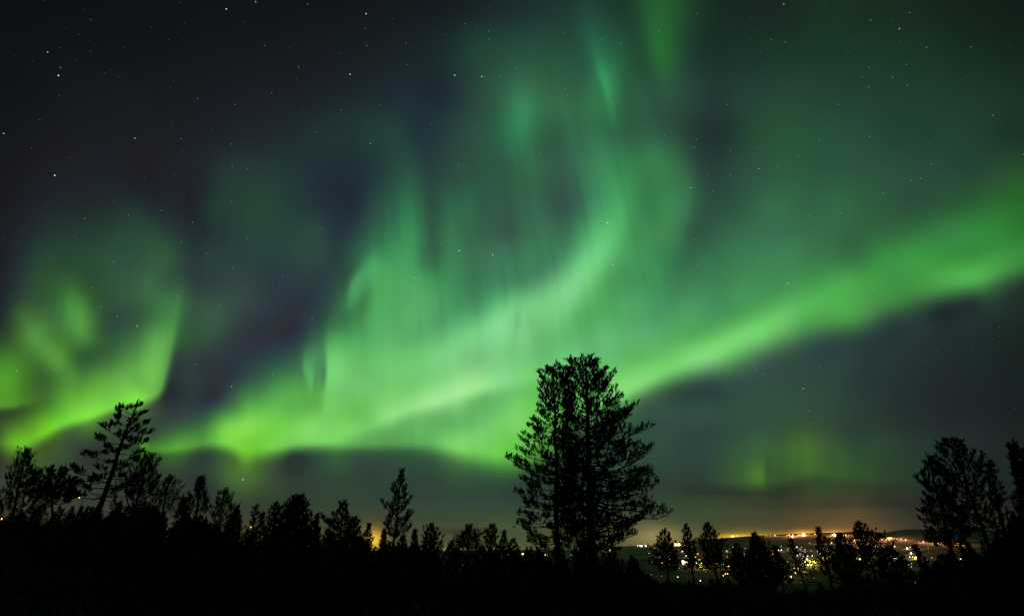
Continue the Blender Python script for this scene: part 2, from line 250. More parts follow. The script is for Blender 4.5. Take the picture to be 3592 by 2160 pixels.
ANCH = '''
14 L 0:15,17,20 600:15,18,22 1200:18,21,27 1800:20,25,29 2200:24,32,36 2460:30,46,48
14 R 0:30,44,48 200:32,54,50 450:32,60,52 560:28,62,42 640:34,82,48 720:36,88,50 800:36,84,42 860:30,62,42 1000:26,44,36 1300:26,42,34 1500:28,50,34 1800:26,46,32 2200:22,36,28 2460:20,32,24
124 L 0:16,20,22 600:18,22,30 1200:22,26,34 1800:25,33,36 2100:28,42,46 2300:34,66,54 2440:36,74,58
124 R 60:38,78,62 200:38,78,58 340:36,84,64 400:42,104,76 450:40,100,68 540:38,92,58 570:34,68,50 640:34,84,50 700:38,102,50 750:38,98,48 830:34,70,50 950:28,50,44 1150:28,52,42 1500:28,56,42 1900:28,54,38 2200:24,46,34 2460:22,40,30
220 L 0:18,21,24 500:24,26,32 1000:24,29,40 1500:28,34,44 1900:32,44,52 2150:32,46,54 2280:40,66,58 2380:44,88,66 2460:48,100,72
220 R 0:52,112,78 80:52,112,75 200:50,100,68 350:46,96,68 420:52,130,78 460:52,135,80 520:46,110,68 600:42,88,62 750:44,85,62 850:40,72,58 970:36,56,52 1100:36,62,54 1400:36,66,50 1700:34,62,48 2000:32,60,44 2300:30,54,40 2460:28,50,38
330 L 0:22,24,30 500:28,30,38 1000:30,35,44 1300:33,42,50 1600:34,52,54 1850:36,64,56 2050:34,54,60 2200:42,68,62 2350:46,86,66 2430:46,112,78
330 R 0:48,120,80 60:50,120,80 130:48,100,68 220:48,92,68 300:50,108,74 400:50,112,76 550:48,98,68 800:44,78,60 900:36,56,52 1000:34,52,50 1180:38,76,52 1300:40,82,54 1600:38,78,56 1900:34,66,52 2200:34,64,48 2460:30,52,42
426 L 0:26,26,32 300:32,34,44 800:34,36,48 1000:34,40,50 1050:38,56,52 1300:38,60,54 1400:36,56,58 1700:34,48,60 1850:38,66,60 1980:42,84,66 2080:42,66,64 2200:44,80,64 2400:46,88,66
426 R 0:48,94,68 100:50,105,72 200:52,88,72 280:56,98,78 400:62,135,88 500:58,138,84 600:58,135,80 700:56,125,74 820:54,110,70 900:46,76,62 1000:42,66,60 1100:44,78,62 1280:46,90,62 1500:44,86,62 1700:44,84,60 1900:42,78,58 2100:40,74,54 2200:38,70,52 2350:40,80,48 2460:40,86,42
502 L 0:28,28,36 120:30,34,46 400:34,44,44 850:34,42,50 930:34,36,50 1020:36,58,50 1250:40,68,54 1400:38,62,56 1620:36,48,60 1720:34,48,60 1800:42,74,64 1900:46,98,74 1990:50,118,76 2040:46,90,66 2130:46,92,68 2250:48,108,74 2320:46,92,70 2400:50,90,72
502 R 0:52,90,72 100:54,108,78 220:50,84,72 300:56,98,80 400:68,145,98 480:72,165,100 560:68,158,88 650:56,128,80 780:60,135,82 860:52,105,72 950:42,80,62 1050:44,82,62 1250:52,108,72 1450:48,98,66 1580:48,104,68 1750:46,90,60 1950:42,80,56 2150:44,92,52 2300:42,108,50 2460:40,105,42
563 L 0:30,32,44 150:36,44,50 250:36,55,50 450:38,60,50 700:42,72,55 850:38,56,54 950:36,46,56 1100:38,60,56 1300:40,68,58 1550:42,70,62 1640:38,52,62 1720:42,72,66 1850:50,110,75 1950:58,135,85 2010:62,140,88 2050:48,90,70 2120:52,105,72 2200:55,115,75 2300:54,100,74
563 R 0:55,85,74 60:58,110,80 150:60,115,82 250:58,110,80 330:75,155,100 400:85,175,110 530:80,172,100 600:68,145,85 700:68,140,82 800:60,120,76 860:50,85,68 950:50,90,68 1050:54,102,72 1300:56,110,78 1500:54,105,72 1700:48,98,62 1850:50,105,62 2000:52,120,62 2150:54,135,66 2300:50,135,56 2450:48,120,50
618 L 0:30,32,44 80:36,44,50 200:40,68,52 400:40,70,50 600:46,80,60 780:50,90,60 880:42,66,56 1000:42,62,58 1250:42,64,62 1500:46,72,62 1650:42,64,62 1720:48,100,72 1850:62,145,88 2000:66,150,90 2050:50,100,74 2150:58,120,78 2250:58,118,82 2400:62,118,84
618 R 0:60,120,88 60:62,130,88 250:68,140,95 310:95,185,120 380:108,198,130 460:98,190,115 530:80,170,98 620:68,150,88 700:60,135,82 800:52,110,74 900:52,108,74 1100:58,122,80 1320:62,130,84 1500:56,118,74 1660:52,110,66 1780:56,138,68 1920:60,152,68 2100:56,143,60 2200:56,140,60 2350:62,148,66 2460:58,140,62
687 L 0:32,36,48 100:42,58,54 200:48,85,50 300:48,92,48 400:46,85,52 600:50,88,60 740:58,108,70 800:50,80,62 900:48,70,62 1050:48,66,64 1300:44,58,64 1450:44,60,66 1550:42,62,66 1640:46,80,66 1700:70,145,90 1750:75,155,95 1850:78,165,90 2000:80,165,100 2100:68,150,90 2200:60,130,85 2400:66,135,95
687 R 0:70,140,95 150:95,170,115 270:120,205,135 340:120,208,135 400:95,185,100 500:75,155,90 650:66,145,85 800:62,125,82 1000:62,128,82 1200:68,140,84 1350:72,148,85 1450:70,155,75 1600:78,172,80 1700:72,160,72 1850:60,145,65 1980:66,150,68 2100:74,162,74 2200:76,162,74 2280:66,140,66 2350:52,95,58 2460:38,56,46
721 L 0:32,38,46 60:40,56,52 200:48,85,50 300:58,110,52 400:55,115,45 470:46,82,52 600:52,88,60 760:62,112,70 870:60,115,66 930:50,78,62 1080:54,78,66 1250:48,64,64 1500:44,54,66 1600:44,72,66 1660:62,130,80 1700:75,155,92 1740:60,130,72 1800:75,158,88 1900:80,165,95 2100:78,158,96 2250:66,135,90 2350:75,155,100 2450:95,182,115
721 R 0:100,185,120 80:110,192,125 180:110,192,125 260:128,210,140 330:110,200,120 400:85,178,98 550:80,165,98 720:68,145,95 900:70,145,95 1100:74,152,90 1300:75,162,85 1450:82,178,86 1600:76,170,76 1700:70,152,70 1850:64,135,68 1950:58,112,62 2080:48,82,56 2200:38,56,50 2460:34,50,44
769 L 0:32,44,46 50:40,66,50 100:60,110,50 180:72,120,60 250:62,115,60 320:65,125,65 420:78,135,62 470:50,90,52 550:48,75,62 650:50,80,62 750:60,115,65 850:60,125,68 930:52,84,60 1050:58,92,68 1150:50,64,64 1300:48,54,68 1420:46,50,66 1520:46,68,66 1600:52,95,68 1700:56,120,72 1770:75,160,90 1850:80,165,95 2000:90,175,105 2200:80,165,105 2300:95,180,115 2450:125,210,140
769 R 60:115,195,125 150:115,200,120 230:115,205,125 300:90,185,100 450:80,170,95 650:80,160,100 850:82,165,95 1000:76,155,92 1100:80,165,85 1200:95,190,95 1300:108,200,105 1400:85,170,85 1500:76,155,72 1620:75,155,72 1700:72,130,75 1800:50,80,62 1950:42,64,58 2200:36,52,50 2460:32,44,42
818 L 0:44,66,42 80:60,95,45 130:80,145,65 200:75,135,60 300:66,120,50 400:75,140,65 440:68,125,58 460:45,85,45 560:50,92,58 650:62,110,62 740:92,165,80 820:100,175,80 840:62,110,58 920:50,85,58 1000:54,80,62 1100:50,60,62 1250:48,50,66 1440:46,58,68 1520:50,100,74 1590:75,158,85 1700:80,170,95 1900:95,180,105 2000:92,175,105 2150:105,190,115 2300:122,208,132 2400:128,212,140
818 R 0:118,200,128 40:128,212,135 120:110,195,115 250:98,185,108 450:100,185,115 650:95,182,112 800:88,175,95 900:88,178,88 1000:108,200,102 1120:122,212,118 1220:105,190,100 1320:80,140,82 1420:58,100,75 1550:50,76,66 1700:42,62,58 1900:38,54,54 2200:34,46,44 2460:28,38,34
866 L 0:65,125,45 90:70,130,45 180:65,115,50 300:80,145,55 330:70,125,50 400:45,85,50 500:55,100,55 600:75,130,65 700:100,175,80 790:110,190,85 820:60,95,60 900:48,70,60 980:48,54,62 1150:44,56,64 1300:44,70,66 1420:50,90,70 1470:75,140,85 1500:85,155,95 1540:65,125,85 1580:115,200,115 1700:100,190,100 1850:105,195,110 2000:110,200,115 2150:125,210,130 2400:130,215,135
866 R 0:118,200,120 150:100,190,110 350:105,190,120 500:98,190,105 650:95,190,90 780:115,205,105 900:130,218,125 970:125,205,120 1050:95,175,90 1150:75,125,85 1230:60,90,78 1400:50,72,66 1600:46,66,62 1800:40,56,56 2000:38,48,50 2250:32,42,44 2460:28,36,34
910 L 0:82,158,45 60:82,155,45 150:62,110,40 220:58,95,48 350:75,135,55 500:90,160,62 620:108,185,78 700:105,182,80 780:112,190,85 800:60,100,58 900:48,66,60 1000:48,56,62 1150:46,62,64 1230:50,88,66 1350:60,128,72 1450:70,140,80 1500:85,165,88 1530:80,150,85 1555:60,120,75 1575:115,200,120 1650:115,200,112 1800:105,190,108 1950:118,205,115 2100:125,210,125 2200:145,226,140 2300:150,227,142 2400:128,212,132
914 R 0:125,210,130 80:118,205,110 250:112,205,112 400:112,205,108 520:120,210,105 600:130,218,118 680:125,210,115 740:90,165,88 850:65,110,75 950:55,88,74 1100:52,80,72 1300:48,74,62 1500:46,70,60 1700:40,56,56 2000:36,46,48 2460:28,36,36
948 L 0:80,155,35 60:85,160,40 110:65,115,35 200:60,100,45 300:85,155,50 450:105,185,60 600:115,200,70 700:115,195,75 760:85,150,55 790:48,60,58 900:45,56,58 1100:50,66,62 1160:60,115,65 1250:65,130,75 1350:90,170,80 1450:100,180,75 1530:90,165,70 1570:110,190,95 1750:120,205,105 1900:125,210,110 2000:125,210,115 2150:150,230,140 2300:135,220,120 2400:120,205,120
976 R 0:115,205,90 80:110,205,90 250:110,200,90 420:105,185,95 560:75,135,75 650:60,90,70 750:53,80,68 900:50,76,66 1100:50,79,62 1300:50,79,62 1500:48,72,58 1700:42,60,54 1900:38,48,48 2100:34,42,44 2460:28,34,36
982 L 0:75,130,45 60:62,100,45 150:56,95,42 250:75,140,45 400:115,205,65 520:118,208,72 660:100,180,62 720:65,95,55 760:58,72,60 900:52,64,60 1050:50,72,66 1130:60,115,72 1200:100,185,70 1350:105,190,80 1400:85,165,78 1480:90,165,75 1600:115,200,98 1750:105,190,90 1900:130,215,120 2000:148,226,136 2100:150,226,136 2200:135,215,128 2350:100,180,105 2400:100,180,95 2460:110,200,110
1017 L 0:55,85,45 100:75,120,30 200:105,185,25 330:115,205,60 420:100,185,55 520:70,110,55 620:56,64,60 800:52,64,60 950:50,80,62 1000:60,120,70 1080:115,205,70 1200:130,220,85 1350:110,205,70 1500:135,225,100 1650:120,205,90 1780:105,185,90 1870:140,220,125 2000:110,190,105 2150:85,165,85 2250:90,170,90 2350:115,200,105 2460:125,215,110
1051 L 0:60,95,25 60:95,165,10 100:100,175,20 160:92,158,15 220:100,175,30 280:75,120,50 330:56,72,50 500:52,62,52 620:52,66,52 700:55,90,55 800:60,105,60 900:70,140,55 1000:85,165,55 1100:128,215,78 1180:120,210,70 1300:115,205,75 1400:125,215,90 1500:135,225,105 1560:115,200,98 1680:120,205,105 1780:105,185,95 1880:85,160,80 2000:92,172,90 2150:115,200,108 2280:130,215,122 2400:115,205,95 2460:105,195,85
1051 R 0:115,205,85 120:100,185,75 220:72,122,62 320:56,90,62 600:50,76,62
1017 R 0:125,215,100 200:110,195,85 300:84,145,70 400:60,98,66 600:52,80,62
1085 L 0:58,74,38 60:95,165,15 130:60,90,30 170:85,135,25 240:55,72,45 400:50,56,48 640:56,84,42 690:80,150,40 760:80,150,50 860:85,165,50 930:66,105,52 1000:54,74,56 1100:85,150,50 1180:105,185,50 1240:105,190,45 1330:110,190,70 1400:66,96,60 1480:64,100,58 1600:72,130,66 1800:66,100,66 2100:80,142,75 2200:125,205,95 2300:110,200,85 2460:100,195,75
1085 R 0:100,190,60 120:85,155,58 220:66,110,56 320:52,84,58 450:50,76,60 600:50,76,62 700:50,76,62 850:46,68,60 1000:48,76,58 1100:54,86,58 1190:60,100,58 1300:56,92,52 1380:68,110,46 1500:64,98,50 1650:46,74,50 1800:46,70,48 2000:40,56,48 2200:36,48,46 2460:32,40,36
1120 L 30:56,64,48 160:66,96,44 300:56,76,54 600:50,64,52 750:50,66,54 900:48,65,54 1050:56,86,54 1130:76,118,50 1230:80,128,54 1300:56,78,56 1500:48,66,58 1800:48,68,58 2100:50,80,60 2200:62,108,64 2330:78,140,70 2440:84,162,68
1120 R 0:78,150,62 100:60,105,56 200:50,78,54 600:48,70,58 900:46,66,58 1050:54,80,52 1190:66,100,52 1300:56,88,50 1400:62,98,46 1500:58,88,48 1800:44,64,46 2100:36,48,42 2460:30,40,36
1161 L 170:60,76,48 280:52,62,50 760:49,58,47 1000:46,58,48 1500:47,65,51 1800:46,65,53 2100:47,68,54 2300:49,74,57 2450:48,70,56
1161 R 200:48,68,54 700:48,62,50 800:48,62,50 900:43,58,48 1000:48,70,47 1080:54,86,44 1150:62,100,38 1220:64,104,36 1260:50,76,44 1500:50,78,42 1700:47,70,42 1900:42,60,42 2350:34,42,38
1216 L 250:58,60,44 850:50,60,46 1250:52,64,48 1600:52,67,48 1750:50,68,50 2050:48,68,51 2200:48,70,54 2400:48,70,54
1216 R 200:50,70,52 780:52,72,48 950:54,72,47 1150:56,64,44 1350:58,60,43 1550:62,61,43 1750:56,56,42 1900:46,50,40 2460:38,38,34
1257 R 200:54,72,52 780:54,70,50 1000:57,70,46 1250:60,66,44 1500:80,70,46 1650:92,74,48 1750:72,64,46 1900:52,54,44 2460:40,38,34
1257 L 250:60,58,44 1250:58,62,46 1600:56,66,46 1820:68,66,42 2030:56,70,50 2200:57,72,50 2400:58,74,52
1285 R 200:60,76,50 700:84,82,54 780:84,80,52 880:70,74,50 1000:66,72,46 1300:72,66,42 1480:88,68,40 1650:88,68,44 1800:72,62,46 1900:52,52,42 2460:40,38,34
1290 L 250:62,58,44 1250:62,62,44 1600:64,64,42 2030:56,68,46 2100:50,62,44 2250:46,60,44 2400:64,84,56
'''
def anchors():
    out = []
    for ln in ANCH.strip().splitlines():
        y, side, *pts = ln.split()
        for p in pts:
            x, c = p.split(':'); out.append([float(x) * .5 + (1234 if side == 'R' else 0), float(y)] + [float(v) for v in c.split(',')])
    return np.array(out)
def fit_residual():
    # smooth difference between the painted strokes and the sky's measured colours, on a coarse lattice
    A = anchors(); base = night_sky(A[:, 0], A[:, 1]); L = aurora_paint(A[:, 0], A[:, 1])
    cur = base + sum(L); res = A[:, 2:] - cur
    gx = np.arange(-60, 2560, 12.0); gy = np.arange(-60, 1400, 12.0)
    GX, GY = np.meshgrid(gx, gy); G = np.zeros(GX.shape + (3,)); P = np.stack([GX.ravel(), GY.ravel()], 1)
    def kern(p, sx, sy, eps):
        out = np.zeros((len(p), 3))
        for k in range(0, len(p), 4000):
            q = p[k:k + 4000]
            w = np.exp(-((q[:, None, 0] - A[None, :, 0]) / sx) ** 2 - ((q[:, None, 1] - A[None, :, 1]) / sy) ** 2)
            out[k:k + 4000] = (w @ res) / (w.sum(1)[:, None] + eps)
        return out
    for sx, sy, eps in ((110, 90, 1e-4), (55, 50, .02), (34, 34, .2), (24, 28, .3)):
        G += kern(P, sx, sy, eps).reshape(G.shape); res = res - kern(A[:, :2], sx, sy, eps)
    for _ in range(2):
        G[1:-1] = .5 * G[1:-1] + .25 * (G[2:] + G[:-2]); G[:, 1:-1] = .5 * G[:, 1:-1] + .25 * (G[:, 2:] + G[:, :-2])
    return gx, gy, G
def bilerp(gx, gy, G, X, Y):
    u = np.clip((X - gx[0]) / (gx[1] - gx[0]), 0, len(gx) - 1.001); v = np.clip((Y - gy[0]) / (gy[1] - gy[0]), 0, len(gy) - 1.001)
    i = u.astype(int); j = v.astype(int); u = (u - i)[:, None]; v = (v - j)[:, None]
    return (G[j, i] * (1 - u) + G[j, i + 1] * u) * (1 - v) + (G[j + 1, i] * (1 - u) + G[j + 1, i + 1] * u) * v
def s2l(c):
    c = np.maximum(c, 0) / 255.0
    return np.where(c <= .04045, c / 12.92, ((c + .055) / 1.055) ** 2.4)
def sky_layers(X, Y, RES):
    base = night_sky(X, Y); Ls = aurora_paint(X, Y)
    T = np.maximum(base + sum(Ls) + bilerp(*RES, X, Y), base * .82) + town_glow(X, Y)
    dk = (1 - smooth(40, 72, T[:, 1]))[:, None]
    T = T * (1 - dk * np.array([.08, .05, .06]))
    G_ = T[:, 1:2]; T = np.concatenate([np.minimum(T[:, :1], G_ * .93 + 3 + 60 * smooth(1150, 1230, Y)[:, None]), G_, np.minimum(T[:, 2:], G_ * 1.14 + 1)], 1)
    # fine rays along the field lines, converging far overhead
    q = (X - 700) / (Y + 3200) * 3900
    n = .55 * noise2(q / 50 + 3, Y / 600, 11) + .45 * noise2(q / 19, Y / 260, 12) + .28 * noise2(q / 8.5, Y / 170, 13)
    m = smooth(-100, 60, X) * (1 - smooth(1450, 1720, X)) * smooth(150, 430, Y) * (1 - .65 * smooth(760, 960, Y)) * (1 - smooth(1120, 1180, Y))
    m = m + .5 * smooth(1150, 1300, X) * (1 - smooth(1500, 1720, X)) * (1 - smooth(200, 500, Y))
    lift = np.clip((T[:, 1] - .55 * T[:, 0] - 22) / 60, 0, 1) * (1 - .45 * smooth(120, 200, T[:, 1]))
    T = T * (1 + (.075 * n * m * lift)[:, None] * np.array([.8, 1, .9]))
    T = np.where(T > 205, 205 + 30 * np.tanh((T - 205) / 40), np.maximum(T, 4))
    T = s2l(T)
    # what is left of the sky without the curtains: a dim grey blue
    B = np.minimum(s2l(base * .95 + town_glow(X, Y)), T)
    A = T - B
    wl = 1 - smooth(410, 560, X + .15 * (Y - 900))
    wlow = smooth(1100, 1125, Y) * smooth(1480, 1560, X)
    wa = smooth(1470, 1640, X + .35 * (Y - 900)) * (1 - wlow)
    wm = np.maximum(1 - wl - wlow - wa, 0)
    sky = T.copy(); out = []
    for w in (wl, wm, wa, wlow):
        a = A * w[:, None]
        thr = .012; g = a[:, 1]; k = np.where(g > thr, (g - thr) / np.maximum(g, 1e-6), 0)[:, None]
        a = a * k; out.append(a); sky = sky - a
    return [np.maximum(sky, 0)] + out
# ---------------------------------------------------------------- sky dome and aurora shells
def radiance_material(name, additive):
    m = bpy.data.materials.new(name); m.use_nodes = True; nt = m.node_tree; nt.nodes.clear()
    o = nt.nodes.new('ShaderNodeOutputMaterial'); e = nt.nodes.new('ShaderNodeEmission')
    a = nt.nodes.new('ShaderNodeAttribute'); a.attribute_name = 'radiance'
    nt.links.new(a.outputs['Color'], e.inputs[0])
    if additive:
        t = nt.nodes.new('ShaderNodeBsdfTransparent'); s = nt.nodes.new('ShaderNodeAddShader')
        nt.links.new(e.outputs[0], s.inputs[0]); nt.links.new(t.outputs[0], s.inputs[1]); nt.links.new(s.outputs[0], o.inputs[0])
    else: nt.links.new(e.outputs[0], o.inputs[0])
    m.cycles.emission_sampling = 'NONE'
    return m
def shell(name, az, el, rad, colour, material, keep=None):
    nx, ny = len(az), len(el)
    A, E = np.meshgrid(az, el)
    V = np.stack([np.cos(E) * np.sin(A), np.cos(E) * np.cos(A), np.sin(E)], -1).reshape(-1, 3) * rad
    i = np.arange(nx - 1)[None, :] + np.arange(ny - 1)[:, None] * nx
    Q = np.stack([i, i + nx, i + nx + 1, i + 1], -1).reshape(-1, 4)
    c = colour.reshape(-1, 3)
    if keep is not None:
        k = keep.ravel(); Q = Q[(k[Q]).any(1)]
        used = np.unique(Q); remap = np.full(len(V), -1); remap[used] = np.arange(len(used))
        V = V[used]; c = c[used]; Q = remap[Q]
    o = link_mesh(name, V, (Q, np.zeros((0, 3))), material, smooth=True)
    at_ = o.data.attributes.new('radiance', 'FLOAT_COLOR', 'POINT')
    at_.data.foreach_set('color', np.concatenate([c, np.ones((len(c), 1))], 1).astype(np.float32).ravel())
    return o
def direction_colours(az, el):
    A, E = np.meshgrid(az, el)
    x = (np.cos(E) * np.sin(A)).ravel(); y = (np.cos(E) * np.cos(A)).ravel(); z = np.sin(E).ravel()
    f = y * CP + z * SP; u = -y * SP + z * CP; fc = np.maximum(f, .2)
    X = np.clip((1796 + FPX * x / fc) * KD, -60, 2528); Y = np.clip((1080 - FPX * u / fc) * KD, -60, 1345)
    Ls = sky_layers(X, Y, RES)
    away = smooth(.42, .1, -(-f))[:, None] if False else (1 - smooth(.08, .42, f))[:, None]
    calm = s2l(np.array([[24, 40, 36]]))
    out = [Ls[0] * (1 - away) + calm * away]
    for L in Ls[1:]: out.append(L * (1 - away))
    return out
RES = fit_residual()
az = np.radians(np.concatenate([np.arange(-180, -58, 3.0), np.arange(-58, 58.01, .17), np.arange(60, 180.1, 3.0)]))
el = np.radians(np.concatenate([np.arange(-4, 54, .17), np.arange(54.5, 90.1, 1.5)]))
LAY = direction_colours(az, el)
mat_sky = radiance_material('night_sky_radiance', False); mat_aur = radiance_material('aurora_radiance', True)
tag(shell('sky', az, el, 60000, LAY[0], mat_sky), kind='structure')
for n, (L, rad, lab) in enumerate([
        (LAY[1], 31000, 'yellow-green aurora curtain curling over the leaning pine'),
        (LAY[2], 33000, 'broad swirling green aurora curtain rising behind the tall twin pines to the zenith'),
        (LAY[3], 35000, 'long bright green aurora arc slanting up from the tallest pine across the starry sky'),
        (LAY[4], 37000, 'faint dim green aurora patch hanging low above the city glow')]):
    o = shell('aurora', az, el, rad, L, mat_aur, keep=L[:, 1] > .0006)
    tag(o, lab, 'aurora', 'aurora curtains in the night sky')

# ---------------------------------------------------------------- stars
STARS = '''
T 0 0 1633,67,4 1845,14,3 2219,32,2 344,378,3 437,489,2 422,546,4 653,369,1 428,690,1 1911,331,2 2155,483,2 2141,570,1 1961,671,2 1426,713,2 1696,755,2 2162,716,1 283,864,1 27,964,3 973,998,3 1306,1002,2 1669,1041,2 1319,1087,1 395,1266,4 1675,1203,2 1784,1222,2 2284,958,2 2461,796,2 1534,931,1 228,1071,1 1048,1281,1 1259,1267,1 1673,1458,2 852,555,1 1215,289,1 656,148,1 1299,19,1 1336,166,1 2254,1164,1 825,1457,1 2086,348,1 1760,160,1
T 824.5 0 173,101,4 167,208,2 179,331,2 461,312,2 497,339,1 469,467,2 757,254,1 886,173,2 905,195,1 969,194,1 1058,227,2 1058,284,2 1063,54,1 57,538,4 813,545,4 825,560,1 1008,553,4 1140,546,2 1261,493,2 1382,152,1 1608,235,2 1847,173,1 1871,290,2 2012,315,2 2189,26,1 2287,228,2 1611,641,2 1627,690,2 1953,740,2 2043,463,1 2423,442,1 271,762,2 204,1037,3 629,756,1 640,896,2 968,908,1 1171,909,1 1561,794,1 1428,1106,2 1426,1090,1 1438,1144,1 1737,1168,2 1713,1169,1 841,1188,2 921,1215,2 404,1218,1 123,1336,1 2328,982,2 2304,1036,1 2003,1192,1 1990,1155,1 2138,1336,1 2028,1353,1 1672,1322,1 1241,1247,1 1243,1320,1 2228,864,1 2265,849,1 637,568,1 1745,412,1 1656,369,1 1846,627,1
T 1649 0 719,32,3 94,100,2 1020,34,1 1627,93,2 1345,147,2 1491,146,1 1553,209,3 629,287,2 728,304,2 1554,304,1 1748,344,2 2069,340,2 1333,488,2 1285,555,2 1505,560,2 1330,629,2 1610,619,2 1604,466,2 104,457,1 478,281,1 309,756,2 1113,756,2 589,749,1 89,1006,2 62,1061,2 82,1068,2 333,1087,2 335,1020,1 313,1047,1 974,1012,2 1339,988,2 821,1127,2 539,1219,3 676,1206,2 169,1258,2 335,1268,2 48,1355,3 208,1384,2 1784,1189,2 1707,1287,2 1638,1299,2 1435,1396,2 1989,1255,1 2228,833,2 2449,1112,2 1696,1050,1 1602,1065,1 1157,1281,1 2074,1411,1 1753,1357,1 537,1071,1 755,1070,1 503,535,1 1180,366,1 1230,352,1 481,130,1 275,891,1
T 0 494.7 1166,37,2 612,96,2 927,73,2 1391,125,2 1309,270,2 1490,350,2 1682,459,2 820,409,2 667,598,2 1279,656,2 730,735,2 846,802,2 988,869,3 1219,818,2 1584,728,2 2040,510,2 2252,824,2 1672,1306,3 1967,1228,2 1413,1150,2 1349,1276,1 391,1185,2 121,1194,2 319,990,1 269,747,1 2325,170,2 1699,205,1 1782,238,2 1787,248,1 1655,287,1 1283,145,1 1236,97,1 2017,579,1 1513,580,1 1806,376,1 1053,261,1 551,242,1 1342,804,1 2304,1055,1 1909,1240,1 1270,1238,1 1669,1348,1 1753,1977,4
T 824.5 494.7 308,218,2 393,281,2 360,288,2 845,328,4 1087,361,4 526,525,3 191,541,2 1390,374,2 1916,126,4 1954,433,3 1533,582,3 718,282,2 669,271,1 628,594,1 780,620,1 1265,660,2 1572,917,2 773,1297,2 1923,1110,2 2207,417,2 1300,274,1 1047,321,1 2019,255,1 2180,993,1 2450,1232,2 1050,1195,1 342,1203,1 596,1098,1 290,45,1 931,54,1 1199,135,1 683,376,1 627,402,1 1598,478,1 1722,172,1 2030,527,1
T 1649 494.7 3,155,2 76,249,2 331,161,2 903,77,2 1128,59,2 404,312,2 541,412,2 288,495,2 314,509,2 90,438,2 749,564,3 730,636,2 780,198,1 503,243,1 1364,611,2 940,932,2 975,1162,2 859,1322,3 662,1409,2 736,912,1 518,1190,2 573,1215,2 1515,1103,1 1467,991,1 2265,628,1 24,1142,2 137,689,1 281,885,1 1795,47,1 2415,190,1 1484,148,1 1396,693,1 1028,584,1 1191,507,1 1039,871,1 485,1231,1 1632,1364,1 272,1204,1 898,1482,2 1745,1127,1
'''
OCT_V = np.array([(1, 0, 0), (-1, 0, 0), (0, 1, 0), (0, -1, 0), (0, 0, 1), (0, 0, -1)], float)
OCT_F = [(0, 2, 4), (2, 1, 4), (1, 3, 4), (3, 0, 4), (2, 0, 5), (1, 2, 5), (3, 1, 5), (0, 3, 5)]
def ico(sub=2):
    t = (1 + 5 ** .5) / 2
    V = [(-1, t, 0), (1, t, 0), (-1, -t, 0), (1, -t, 0), (0, -1, t), (0, 1, t), (0, -1, -t), (0, 1, -t), (t, 0, -1), (t, 0, 1), (-t, 0, -1), (-t, 0, 1)]
    F = [(0, 11, 5), (0, 5, 1), (0, 1, 7), (0, 7, 10), (0, 10, 11), (1, 5, 9), (5, 11, 4), (11, 10, 2), (10, 7, 6), (7, 1, 8), (3, 9, 4), (3, 4, 2), (3, 2, 6), (3, 6, 8), (3, 8, 9), (4, 9, 5), (2, 4, 11), (6, 2, 10), (8, 6, 7), (9, 8, 1)]
    V = [Vector(v).normalized() for v in V]
    for _ in range(sub - 1):
        F2 = []; mid = {}
        def m(a, b):
            k = (min(a, b), max(a, b))
            if k not in mid: mid[k] = len(V); V.append((V[a] + V[b]).normalized())
            return mid[k]
        for a, b, c in F:
            ab, bc, ca = m(a, b), m(b, c), m(c, a); F2 += [(a, ab, ca), (b, bc, ab), (c, ca, bc), (ab, bc, ca)]
        F = F2
    return np.array([tuple(v) for v in V]), F
ICO_V, ICO_F = ico(1)
STAR_R = 57000.0
star_mesh = {}
star_kinds = {4: ((.85, .9, 1), 1.5, 42), 3: ((.8, .88, 1), .8, 38), 2: ((.72, .86, 1), .34, 36), 1: ((.8, .9, .9), .12, 34)}
star_label = {4: 'one of the brightest white stars shining in the night sky', 3: 'bright bluish white star in the night sky', 2: 'small blue-white star in the night sky', 1: 'faint tiny star in the night sky'}
star_group = {4: 'brightest stars', 3: 'bright stars', 2: 'small stars', 1: 'faint stars'}
for k, (rgb, st, r_) in star_kinds.items():
    o = link_mesh('star', ICO_V * r_, ICO_F, emit('starlight_%s' % ['faint', 'small', 'bright', 'brilliant'][k - 1], rgb, st))
    star_mesh[k] = o.data; bpy.data.objects.remove(o)
for ln in STARS.strip().splitlines():
    _, ox, oy, *pts = ln.split()
    for p in pts:
        x, y, k = p.split(','); k = int(k)
        d = (at((float(ox) + float(x) * .334) / KD, (float(oy) + float(y) * .334) / KD, 1000.0) - CAM).normalized()
        o = bpy.data.objects.new('star', star_mesh[k]); COL.objects.link(o); o.location = d * STAR_R
        tag(o, star_label[k], 'star', star_group[k])
rs = np.random.RandomState(4)
pv, pf = [], []
for k in range(260):
    px, py = rs.uniform(0, 3592), rs.uniform(0, 1560) ** 1.0
    d = (at(px, py, 1000.0) - CAM).normalized() * STAR_R
    pf.append(np.array(OCT_F) + len(pv) * 6); pv.append(OCT_V * rs.uniform(14, 30) + np.array(d))
tag(link_mesh('stars', np.concatenate(pv), (np.zeros((0, 4)), np.concatenate(pf)), emit('starlight_dust', (.8, .9, 1), .22)), 'scattering of the faintest stars across the whole sky', None, None, 'stuff')

